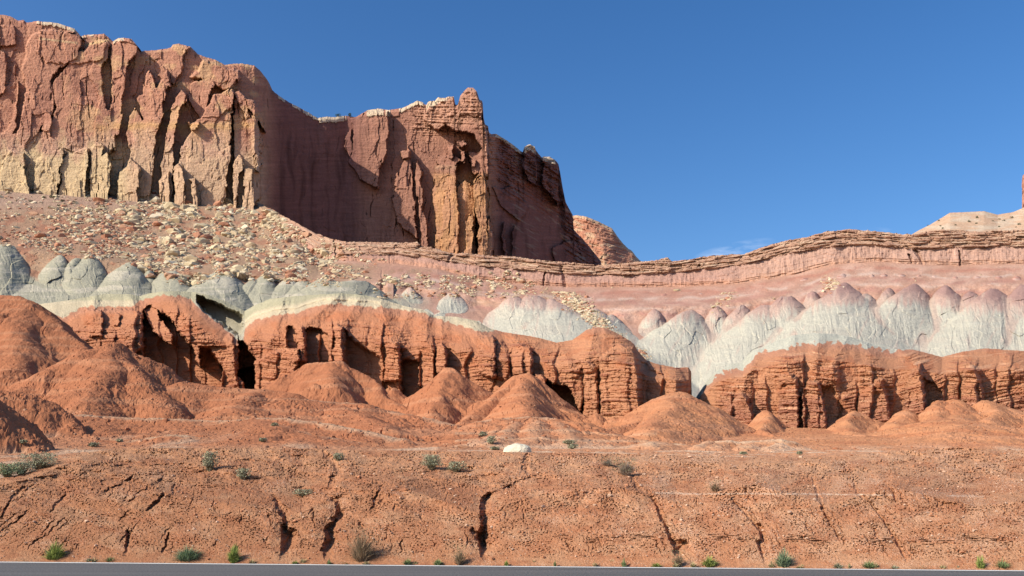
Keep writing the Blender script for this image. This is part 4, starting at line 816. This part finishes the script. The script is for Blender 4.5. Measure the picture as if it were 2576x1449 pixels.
c = mixc_(c, [.64, .44, .30], wl * (.5 + .5 * ss(fbm(U / 20, V / 20, 2, 533), -.3, .2))); N_.disp += 2.0 * wl
peb = (fbm(U / 2.2, V / 1.8, 2, 534) + .45 * fbm(U / 90, V / 30, 2, 535) + .15 * ss(U, 1300, 1900)) 
c = mixc_(c, [.66, .43, .29], ss(peb, .62, .80) * .75)
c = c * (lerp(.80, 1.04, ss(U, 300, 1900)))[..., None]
c = tone(c, -pits, .12); c = tone(c, clod, .10); c = tone(c, fbm(U / 3, V / 2.2, 2, 536), .12)
N_.disp *= ss(V * -1.0, -np.interp(U, *zip(*[(a, b) for a, b, _ in e0])), -np.interp(U, *zip(*[(a, b) for a, b, _ in e0])) + 55)

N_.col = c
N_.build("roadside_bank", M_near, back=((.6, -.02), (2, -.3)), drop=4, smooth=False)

# ------------------------------------------------------------------ ground, road
def strip_mesh(name, pts_far, pts_near, mat, kind='structure', nx=60, ny=6, amp=0):
    a = np.array(pts_far, float); b = np.array(pts_near, float); t = np.linspace(0, 1, nx)[:, None]; w = np.linspace(0, 1, ny)[None, :, None]
    A = a[0] + (a[1] - a[0]) * t; Bn = b[0] + (b[1] - b[0]) * t
    G = A[:, None] * (1 - w) + Bn[:, None] * w
    i = np.arange(nx * ny).reshape(nx, ny); f = np.stack([i[:-1, :-1], i[:-1, 1:], i[1:, 1:], i[1:, :-1]], -1).reshape(-1, 4)
    o = mesh_obj(name, G.reshape(-1, 3), f, mat); tag(o, kind=kind); return o
pL = at(0, 1413, float(ground_depth(0, 1413))); pR = at(2576, 1435, float(ground_depth(2576, 1435)))
dr = (pR - pL) / np.linalg.norm(pR - pL); nr = np.array([dr[1], -dr[0], 0])          # towards the viewer
mid = (pL + pR) / 2; mid[2] = 0
def rp(along, off, z): p = mid + dr * along + nr * off; p[2] = z; return p
m = bpy.data.materials.new("asphalt"); m.use_nodes = True; nt = m.node_tree; N = nt.nodes.new; L = nt.links.new; pb = nt.nodes['Principled BSDF']
tcn = N("ShaderNodeTexCoord"); n1 = N("ShaderNodeTexNoise"); n1.inputs['Scale'].default_value = 26; n1.inputs['Detail'].default_value = 4; L(tcn.outputs['Object'], n1.inputs[0])
n2 = N("ShaderNodeTexNoise"); n2.inputs['Scale'].default_value = .8; n2.inputs['Detail'].default_value = 3
mpn = N("ShaderNodeMapping"); mpn.inputs['Scale'].default_value = (.15, 2.5, 1); L(tcn.outputs['Object'], mpn.inputs[0]); L(mpn.outputs[0], n2.inputs[0])
r1 = N("ShaderNodeValToRGB"); r1.color_ramp.elements[0].position = .35; r1.color_ramp.elements[0].color = (.060, .058, .055, 1); r1.color_ramp.elements[1].position = .72; r1.color_ramp.elements[1].color = (.19, .18, .165, 1)
L(n1.outputs[0], r1.inputs[0]); mm = N("ShaderNodeMixRGB"); mm.blend_type = 'MULTIPLY'; mm.inputs[0].default_value = .7
r2 = N("ShaderNodeValToRGB"); r2.color_ramp.elements[0].position = .35; r2.color_ramp.elements[0].color = (.7, .7, .7, 1); r2.color_ramp.elements[1].position = .65; r2.color_ramp.elements[1].color = (1.1, 1.1, 1.1, 1)
L(n2.outputs[0], r2.inputs[0]); L(r1.outputs[0], mm.inputs[1]); L(r2.outputs[0], mm.inputs[2]); L(mm.outputs[0], pb.inputs['Base Color'])
pb.inputs['Roughness'].default_value = .85; bpn = N("ShaderNodeBump"); bpn.inputs['Strength'].default_value = .6; bpn.inputs['Distance'].default_value = .012; L(n1.outputs[0], bpn.inputs['Height']); L(bpn.outputs[0], pb.inputs['Normal'])
M_asph = m
M_line = plain_material("white_road_paint", (.72, .70, .64), .15, 30)
M_soil = plain_material("red_soil", (.42, .18, .09), .3, 3, bump=.6, bdist=.05)
strip_mesh("road", [rp(-150, -.02, .0), rp(150, -.02, .0)], [rp(-150, 7.6, .0), rp(150, 7.6, .0)], M_asph, nx=80)
strip_mesh("road_markings", [rp(-150, .05, .005), rp(150, .05, .005)], [rp(-150, .25, .005), rp(150, .25, .005)], M_line, nx=200, ny=2)
g = 3000.0
o = mesh_obj("ground", [(-g, -g, -.12), (g, -g, -.12), (g, g, -.12), (-g, g, -.12)], [(0, 1, 2, 3)], M_soil); tag(o, kind='structure')

# ------------------------------------------------------------------ stones
rng = np.random.RandomState(5)
def ico():
    t = (1 + 5 ** .5) / 2
    v = [(-1,t,0),(1,t,0),(-1,-t,0),(1,-t,0),(0,-1,t),(0,1,t),(0,-1,-t),(0,1,-t),(t,0,-1),(t,0,1),(-t,0,-1),(-t,0,1)]
    f = [(0,11,5),(0,5,1),(0,1,7),(0,7,10),(0,10,11),(1,5,9),(5,11,4),(11,10,2),(10,7,6),(7,1,8),(3,9,4),(3,4,2),(3,2,6),(3,6,8),(3,8,9),(4,9,5),(2,4,11),(6,2,10),(8,6,7),(9,8,1)]
    v = np.array(v, float); v /= np.linalg.norm(v[0]); return v, np.array(f)
def subdiv(v, f):
    v = list(map(tuple, v)); cache = {}; nf = []
    def midp(a, b):
        k = (min(a, b), max(a, b))
        if k not in cache: q = (np.array(v[a]) + np.array(v[b])) / 2; q /= np.linalg.norm(q); cache[k] = len(v); v.append(tuple(q))
        return cache[k]
    for a, b, c_ in f:
        x, y, z = midp(a, b), midp(b, c_), midp(c_, a); nf += [(a, x, z), (b, y, x), (c_, z, y), (x, y, z)]
    return np.array(v), np.array(nf)
I0 = ico(); I1 = subdiv(*I0); I2 = subdiv(*I1)
def rock(lvl=1, cuts=7, flat=.6, rg=rng):
    v, f = (I0, I1, I2)[lvl]; v = v.copy()
    for _ in range(cuts):
        n = rg.normal(size=3); n /= np.linalg.norm(n); d = rg.uniform(.35, .75); k = v @ n - d; v = v - np.outer(np.clip(k, 0, None), n)
    v = v * np.array([rg.uniform(.8, 1.3), rg.uniform(.7, 1.1), rg.uniform(flat * .8, flat * 1.2)])
    a, b = rg.uniform(0, 6.28), rg.uniform(-.5, .5); R1 = np.array([[cos(a), -sin(a), 0], [sin(a), cos(a), 0], [0, 0, 1]]); R2 = np.array([[1, 0, 0], [0, cos(b), -sin(b)], [0, sin(b), cos(b)]])
    return v @ (R1 @ R2).T, f
bank_rocks = [rock(1, 8, .65) for _ in range(14)]; bank_small = [rock(0, 4, .6) for _ in range(14)]
SC_COL = [np.array([.56, .45, .285]), np.array([.50, .38, .235]), np.array([.42, .20, .12]), np.array([.47, .27, .17]), np.array([.64, .53, .37])]
def pick_positions(Sh, n, dens):
    """sample vertices of a sheet in proportion to dens(U,V)"""
    w = np.clip(dens, 0, None) * 1.0; w = w.ravel(); w /= w.sum()
    idx = rng.choice(len(w), n, p=w); i, j = np.unravel_index(idx, Sh.V.shape)
    return i, j
def heap(name, items, mat, label=None, group=None, kind='stuff', cat=None):
    vs, fs, cs, o_ = [], [], [], 0
    for v, f, c_ in items: vs.append(v); fs.append(f + o_); cs.append(np.broadcast_to(c_, v.shape)); o_ += len(v)
    ob = mesh_obj(name, np.concatenate(vs), np.concatenate(fs), mat, None, False, np.concatenate(cs)); tag(ob, label, cat, group, kind); return ob
# scree under the cliff
U, V = T.U, T.V
d1 = (1 - ss(U, 620, 1000)) * ss(V, T.crest[None] + 2, T.crest[None] + 14) * (1 - ss(V, poly1([(-150,600),(60,610),(300,650),(480,685),(700,695),(900,700)], U), poly1([(-150,615),(60,630),(300,670),(480,735),(560,700),(700,715),(900,740)], U)))
d1 = d1 * (.25 + .75 * ss(U + (V - 460) * 2.2, 250, 420)) * np.clip(.55 + fbm(U / 45, V / 25, 3, 600), 0, 2)
d2 = ss(U, 930, 1000) * (1 - ss(U, 1290, 1400)) * ss(V, 676, 700) * (1 - ss(V, 735, 760)) * np.clip(.3 + fbm(U / 30, V / 20, 3, 601), 0, 2) * .7
d3 = np.exp(-((U - (1410 + 1.15 * (V - 730))) / 26) ** 2) * (V > 735) * (V < 905) * 1.1 + .5 * np.exp(-((U - 2087) / 18) ** 2 - ((V - 715) / 18) ** 2) + .22 * np.exp(-((U - (1830 + .5 * (740 - V))) / 20) ** 2) * (V > 735) * (V < 790) + .03 * ss(U, 1350, 1500) * ss(fbm(U / 30, V / 20, 2, 602), .2, .5) * (V > 690) * (V < 770) * (small < .1) * (domes < .1)
dens = np.clip(d1 + d2 + d3, 0, None)
i, j = pick_positions(T, 28000, dens ** 1.4)
P = T.P[i, j]; us, vs_ = U[i, j], V[i, j]
px = np.clip(rng.lognormal(1.15, .68, len(i)), 1.1, 19) * np.where(us > 1000, .75, 1.0)     # half width in tracing units
big_left = np.exp(-((us - 480) / 230) ** 2)
sz = px * P[:, 1] / F * (1 + .35 * big_left) * .85
redz = (fbm(us / 45, vs_ / 20, 3, 141) > .12) | ((us < 330) & (np.abs(vs_ - 590) < 35))
order = np.argsort(-px * (1 + .35 * big_left)); small_items = []
named = 0; spots = []
def zone(u, v):
    if u > 1350: return "in the debris chute between the pale clay domes" if v > 745 else "on the pink slope under the ledge"
    if u > 930: return "among the small purple domes below the ledge"
    a = "just under the cliff foot" if v < 520 else ("halfway down the scree" if v < 600 else "low on the scree")
    b = "by the bare slope" if u < 180 else ("below the cream panels" if u < 420 else ("below the orange corner" if u < 660 else "near the ledge end"))
    return a + ", " + b
for q in order:
    lvl = 1 if named < 300 else 0
    v0, f0 = (bank_rocks if lvl else bank_small)[rng.randint(14)]
    s_ = sz[q] * rng.uniform(.85, 1.2)
    ci = rng.choice(5, p=[.1, .1, .5, .3, 0] if redz[q] and rng.rand() < .5 else [.38, .30, .05, .12, .15])
    ang = rng.uniform(0, 6.28); Rz = np.array([[cos(ang), -sin(ang), 0], [sin(ang), cos(ang), 0], [0, 0, 1]])
    vv = v0 @ Rz.T * s_; col_ = SC_COL[ci] * rng.uniform(.85, 1.12); pos = P[q] + np.array([0, -.12 * s_, -.08 * s_])
    if named < 300 and not (us[q] > 2600 or us[q] < -20):
        ob = mesh_obj("boulder", vv, f0, M_stone, None, False, np.broadcast_to(col_, vv.shape)); ob.location = pos
        cn = ["pale tan", "sandy brown", "dark red", "reddish brown", "cream"][ci]
        sn = "huge" if px[q] > 9 else ("large" if px[q] > 6.5 else "middling")
        z_ = zone(us[q], vs_[q])
        tag(ob, f"{sn} {cn} boulder {z_}", "boulder", "boulders scattered on the slopes below the cliff", 'thing'); named += 1
    else: small_items.append((vv + pos, f0, col_))
heap("rubble", small_items, M_stone, "broken tan and red rubble covering the slope below the cliff")
# loose stones on the road cut and the flat
U, V = N_.U, N_.V
i, j = pick_positions(N_, 6000, (.25 + ss(fbm(U / 80, V / 30, 3, 610) + .3 * ss(U, 1100, 1900), -.1, .5)) * (V < 1408))
items = []
for a, b in zip(i, j):
    v0, f0 = bank_small[rng.randint(14)]; s_ = np.clip(rng.lognormal(-3.95, .5), .008, .09)
    col_ = (np.array([.62, .40, .27]) if rng.rand() < .35 else np.array([.47, .21, .11])) * rng.uniform(.8, 1.1)
    items.append((v0 * s_ + N_.P[a, b] + np.array([0, -.2 * s_, .2 * s_]), f0, col_))
heap("gravel", items, M_stone, "small pale and red stones scattered over the road cut")
items = []
for _ in range(1600):
    y = rng.uniform(32, 74); x = rng.uniform(-.62, .66) * y
    v0, f0 = bank_small[rng.randint(14)]; s_ = np.clip(rng.lognormal(-3.1, .5), .02, .16)
    items.append((v0 * s_ + np.array([x, y, hill_z(x, y)]), f0, (np.array([.6, .42, .28]) if rng.rand() < .6 else np.array([.42, .18, .09])) * rng.uniform(.8, 1.1)))
heap("terrace_gravel", items, M_stone, "stones strewn over the flat ground above the road cut")
items = []
for _ in range(3200):
    y = rng.uniform(74, 128); x = rng.uniform(-.62, .66) * y
    v0, f0 = bank_small[rng.randint(14)]; s_ = np.clip(rng.lognormal(-2.5, .55), .04, .45)
    items.append((v0 * s_ + np.array([x, y, hill_z(x, y)]), f0, (np.array([.50, .27, .16]) if rng.rand() < .35 else np.array([.36, .145, .075])) * rng.uniform(.8, 1.1)))
heap("hillside_rubble", items, M_stone, "loose red stones lying on the clay hills behind the bank")
# the two rocks standing on the flat
v0, f0 = I2[0].copy(), I2[1]; v0, f0 = subdiv(v0, f0)
rg = np.random.RandomState(8)
for _ in range(9):
    n = rg.normal(size=3); n /= np.linalg.norm(n); k = v0 @ n - rg.uniform(.72, .92); v0 = v0 - np.outer(np.clip(k, 0, None), n)
v0 = v0 * (1 + .05 * fbm(v0[:, 0] * 3 + v0[:, 1], v0[:, 2] * 3, 3, 9))[:, None]
dd = 46.0; p = at(1303, 1139, dd); w_ = 37 * dd / F
ob = mesh_obj("pale_boulder", v0 * np.array([w_, w_ * .7, w_ * .62]), f0, M_stone, None, False, np.broadcast_to(np.array([.66, .58, .43]), v0.shape)); ob.location = p
tag(ob, "big cream white rounded boulder half buried on the flat above the road cut", "boulder", None, 'thing')
dd = 50.0; p = at(1161, 1124, dd); w_ = 17 * dd / F; v1, f1_ = rock(2, 10, .5, rg)
ob = mesh_obj("slab_rock", v1 * np.array([w_, w_ * .6, w_ * .5]), f1_, M_stone, None, False, np.broadcast_to(np.array([.44, .21, .11]), v1.shape)); ob.location = p
tag(ob, "low reddish brown slab rock lying on the flat left of the cream boulder", "rock", None, 'thing')

# ------------------------------------------------------------------ plants
def on_hills(u, v):
    """where the line of sight first meets the hills"""
    x, y, z = ray(u, v)
    for yy in np.arange(33, 150, .25):
        if hill_z(x / y * yy, yy) >= CAM[2] + z / y * yy: break
    return np.array([x / y * yy, yy, hill_z(x / y * yy, yy)])
M_leaf = {}
def leafmat(n, col): 
    if n not in M_leaf: M_leaf[n] = plain_material("foliage_" + n, col, .45, 9, .8, 0)
    return M_leaf[n]
M_stem = plain_material("dry_stem", (.20, .15, .10), .3, 30)
def blades(n, w, h, d, bw, lean, rg, base=.25, clump=1.0, arch=.3, rise=(.35, 1.0)):
    """thin upright blades fanning from a clump's foot, each two tapering segments"""
    vs, fs = [], []
    for k in range(n):
        a = rg.uniform(0, 2 * pi); r = sqrt(rg.rand()); x0, y0 = r * cos(a) * w * base, r * sin(a) * d * base
        hh = h * rg.uniform(*rise) * (1 - .45 * r * r); ox, oy = r * cos(a) * w * (1 - base) * rg.uniform(.5, 1), r * sin(a) * d * (1 - base) * rg.uniform(.5, 1)
        p0 = np.array([x0, y0, -.02]); p1 = p0 + np.array([ox * .4, oy * .4, hh * .6]); p2 = p0 + np.array([ox + lean * hh, oy, hh]); p2[2] -= arch * hh * r
        b = rg.uniform(0, pi); s_ = np.array([cos(b), sin(b), 0]) * bw
        o_ = len(vs); vs += [p0 - s_, p0 + s_, p1 + s_, p1 - s_, p2 + s_ * .2, p2 - s_ * .2]; fs += [(o_, o_ + 1, o_ + 2, o_ + 3), (o_ + 3, o_ + 2, o_ + 4, o_ + 5)]
    return vs, fs
def leaves(n, w, h, d, ls, rg, low=.25):
    vs, fs = [], []
    for k in range(n):
        a = rg.uniform(0, 2 * pi); r = rg.rand() ** .45; z = rg.uniform(low, 1); q = sqrt(max(0, 1 - (z * .9) ** 2)) * .6 + .4
        lump = 1 + .22 * sin(3 * a + n) + .15 * sin(7 * a + z * 9)
        p = np.array([r * cos(a) * w * q * lump, r * sin(a) * d * q * lump, z * h * (.75 + .25 * lump)])
        n1 = rg.normal(size=3); n1 /= np.linalg.norm(n1); n2 = np.cross(n1, rg.normal(size=3)); n2 /= np.linalg.norm(n2)
        l_ = ls * rg.uniform(.6, 1.3); o_ = len(vs); vs += [p - n1 * l_, p + n2 * l_ * .35, p + n1 * l_, p - n2 * l_ * .35]; fs.append((o_, o_ + 1, o_ + 2, o_ + 3))
    return vs, fs
def plant(name, label, cat, group, pos, w, h, col, kind, seed, dens=1.0):
    rg = np.random.RandomState(seed); e = bpy.data.objects.new(name, None); scene.collection.objects.link(e); e.location = pos
    tag(e, label, cat, group, 'thing')
    cname, cc = col; bw = .006 * (pos[1] / 20)
    if kind == 'tuft':
        v, f = blades(int(260 * dens), w, h, w * .7, bw, .05, rg); mesh_obj("blades", v, f, leafmat(cname, cc), e)
        v, f = blades(int(40 * dens), w * .8, h * .7, w * .5, bw, 0, rg); mesh_obj("stem", v, f, M_stem, e)
    elif kind == 'bush':
        v, f = blades(int(90 * dens), w, h * .9, w * .7, bw, 0, rg, .1); mesh_obj("stem", v, f, M_stem, e)
        v, f = leaves(int(900 * dens), w, h, w * .7, .022 * pos[1] / 20, rg); v2, f2_ = blades(int(160 * dens), w, h, w * .7, bw, .05, rg, .15)
        f2_ = [tuple(q + len(v) for q in t_) for t_ in f2_]; mesh_obj("foliage", list(v) + list(v2), f + f2_, leafmat(cname, cc), e)
    else:                                                                     # dry twiggy
        v, f = blades(int(300 * dens), w, h, w * .7, bw * .8, .05, rg, .12, arch=.15); mesh_obj("stem", v, f, leafmat(cname, cc), e)
        v, f = leaves(int(260 * dens), w, h, w * .7, .014 * pos[1] / 20, rg); mesh_obj("foliage", v, f, leafmat("sage", (.16, .17, .09)), e)
    return e
YG = ("yellow_green", (.30, .34, .09)); GG = ("grey_green", (.25, .31, .17)); DG = ("dull_green", (.33, .32, .20)); BR = ("brown", (.30, .20, .12)); BG = ("brown_grey", (.36, .29, .22)); GR = ("green", (.24, .29, .12))
def road_pos(u, back=0.0): v = np.interp(u, [0, 2576], [1413, 1435]); p = at(u, v, float(ground_depth(u, v))); p = p - nr * (.10 + back); p[2] = 0; return p
G1 = "clumps growing along the road edge"
row = [(118,72,46,YG,'tuft',"tall bright yellow green clump at the road edge, leftmost of the big ones",1.5),(455,105,38,GG,'tuft',"widest clump at the road edge, feathery grey green",2.2),(577,46,42,YG,'tuft',"yellow green clump just beyond the wide grey green clump at the road edge",1.2),
 (262,46,13,GR,'tuft',"low green tuft between two large clumps at the road edge",.6),(212,26,11,DG,'tuft',"sparse dull tuft close to the tall yellow green clump",.4),(48,80,9,YG,'tuft',"low creeping yellow green patch in the road's left corner",.6),
 (899,105,72,BR,'dry',"large sparse brown bush with bare twigs standing at the road edge",1.3),(1020,36,16,GR,'tuft',"short green tuft right of the large brown bush",.5),(1098,34,15,GR,'tuft',"short green tuft left of the small dry brown bush",.5),(1152,42,36,BR,'dry',"small dry brown bush beside the deep gully mouth",.6),
 (1272,20,12,YG,'tuft',"tiny yellow tuft right of the deep gully mouth",.3),(1395,12,14,GR,'tuft',"single narrow green sprig at the middle of the road edge",.2),(1570,20,19,GR,'tuft',"narrow upright green tuft before the forked gully",.3),(1652,40,11,YG,'tuft',"thin low grass before the forked gully",.4),
 (1708,40,30,BR,'dry',"dry brown twiggy bush at the forked gully mouth",.5),(1788,60,26,YG,'tuft',"yellow green grass clump right of the dry brown gully bush",.9),(1978,64,42,GG,'tuft',"tall pale feathery grass at the road edge",1.0),(2115,44,15,DG,'tuft',"thin dull grass right of the tall pale grass",.4),
 (2195,50,19,GR,'tuft',"low bright green clump below the pebbly slope",.7),(2258,30,10,DG,'tuft',"very low dull tuft below the pebbly slope",.3),(2330,60,10,DG,'tuft',"thin strip of sparse grass at the road edge",.4),(2478,34,34,YG,'tuft',"upright yellow green tuft near the road's right end",.6),(2535,64,24,GR,'tuft',"broad low green clump nearest the picture's right border",.9),
 (735,24,9,YG,'tuft',"tiny yellow green tuft below the double gully",.3),(822,16,12,GR,'tuft',"small green tuft in the mouth of the second gully",.3)]
for k, (u, w, h, col, kd, lab, dn) in enumerate(row):
    p = road_pos(u, .04 + .002 * w); m_ = p[1] / F
    plant("dry_bush" if kd == 'dry' else "grass_clump", lab, "bush" if kd == 'dry' else "grass clump", G1, p, w * m_ / 2 * 1.15, h * m_ * 1.3, col, kd, 700 + k, dn * 1.6)
for k in range(34):
    u = rng.uniform(10, 2570); p = road_pos(u, rng.uniform(.03, .35)); m_ = p[1] / F; w = rng.uniform(10, 44); p[2] = .01
    plant("dry_grass", "sparse straw coloured grass tuft at the foot of the road cut", "grass clump", "dry grass tufts along the road", p, w * m_ / 2, rng.uniform(7, 20) * m_, ("straw", (.42, .34, .17)) if rng.rand() < .7 else DG, 'tuft', 1000 + k, rng.uniform(.12, .35))
def bank_pos(Sh, u, v): ju = int(np.argmin(np.abs(Sh.U[0] - u))); iv = int(np.argmin(np.abs(Sh.V[:, ju] - v))); return Sh.P[iv, ju].copy()
G2 = "shrubs on the bank above the road"
for k, (u, v, w, h, col, kd, lab, dn) in enumerate([(98,1180,90,34,DG,'bush',"long grey green shrub on the left shoulder of the bank",1.2),(52,1192,56,26,DG,'bush',"shrub at the lower end of the long grey green one",.8),(18,1200,60,28,GG,'bush',"pale shrub cut by the picture's left border",.8),
  (527,1184,38,40,DG,'bush',"round grey green shrub in the dark crease of the bank",.8),(610,1206,34,24,DG,'bush',"smaller shrub down the slope from the crease",.5),(762,1246,48,13,DG,'bush',"flat low shrub left of the winding gully",.4),(850,1158,26,16,DG,'bush',"small shrub at the head of the winding gully",.3),
  (1086,1180,46,30,DG,'bush',"rounded sage shrub on the bank's middle, left of a pair",.9),(1146,1186,46,22,DG,'bush',"lower sparser sage shrub, right of a pair",.5),(1576,1196,62,38,BG,'dry',"wide grey brown twiggy shrub under the mound row",1.5),(1530,1172,52,20,BG,'dry',"thin upper end of the grey brown twiggy shrub",.7),(1800,1236,44,26,BR,'dry',"sparse brown shrub on the pale pebble line",.5)]):
    p = bank_pos(N_, u, v); m_ = p[1] / F
    plant("shrub", lab, "shrub", G2, p, w * m_ / 2 * 1.1, h * m_ * 1.1, col, kd, 760 + k, dn * 1.4)
G3 = "low shrubs on the flat and hills behind the bank"
for k, (u, v, w, h, lab) in enumerate([(235,1124,28,9,"low grey green shrub at the foot of the dark hill"),(300,1112,16,6,"small shrub where the dark hill meets the pale mound"),(55,1134,20,7,"dark little shrub at the foot of the shaded corner hill"),(1215,1098,22,10,"green shrub on the ridge slope above the flat"),(1236,1118,26,16,"green shrub in the dip left of the cream boulder"),(1244,1132,24,7,"flat green shrub touching the cream boulder's left end"),
   (1432,1118,34,8,"upper green shrub right of the cream boulder"),(1440,1130,26,10,"lower green shrub right of the cream boulder"),(690,1072,18,6,"faint shrub on the pale banded ridge"),(660,1112,20,8,"dull shrub at the end of the pale crested mound"),(1870,1143,18,6,"dark dot of a shrub in front of the mound row, left one"),(2012,1143,14,7,"dark dot of a shrub at the right end of the mound row")]):
    p = on_hills(u, v); m_ = p[1] / F; p = p + np.array([0, 0, -.03])
    plant("low_shrub", lab, "shrub", G3, p, w * m_ / 2, h * m_ * 1.2, DG, 'bush', 800 + k, .35)
rs_ = np.random.RandomState(12)
for k in range(26):
    if k < 15: u, v, Sh, lab, grp = rs_.uniform(2330, 2570), rs_.uniform(548, 576), MH, "tiny dark shrub dotting the bald sandy hill beyond the ledge", "shrubs dotting the bald hill"
    else: u, v, Sh, lab, grp = rs_.uniform(10, 250), rs_.uniform(472, 530), T, "small dark shrub on the bare slope under the cliff's left end", "shrubs on the bare slope under the cliff"
    p = bank_pos(Sh, u, v); m_ = p[1] / F; s_ = rs_.uniform(.7, 1.5) * (1 if k < 15 else 1.7); rg = np.random.RandomState(950 + k)
    v1, f1_ = leaves(70, 3.0 * m_ * s_, 3.2 * m_ * s_, 3.0 * m_ * s_, .22 * s_, rg, .05)
    o = mesh_obj("desert_shrub", v1, f1_, leafmat("dark_sage", (.10, .11, .06))); o.location = p; tag(o, lab, "shrub", grp, 'thing')
# junipers on the skyline
for k, (u, v, w, h, lab) in enumerate([(850,295,16,10,"small dark juniper on the cliff's skyline saddle"),(880,293,9,9,"tiny dark juniper right of the larger one on the skyline")]):
    D_ = poly1(dep6, u) + 16; p = at(u, v, D_); m_ = D_ / F; rg = np.random.RandomState(900 + k)
    e = bpy.data.objects.new("juniper_tree", None); scene.collection.objects.link(e); e.location = p; tag(e, lab, "tree", "junipers on the skyline", 'thing')
    v1, f1_ = rock(0, 2, 2.0, rg); mesh_obj("trunk", v1 * np.array([.12, .12, .5]) * h * m_, f1_, M_stem, e)
    v1, f1_ = leaves(260, w * m_ / 2, h * m_, w * m_ / 2, .35, rg, .1); mesh_obj("crown", v1, f1_, leafmat("juniper", (.04, .07, .03)), e)
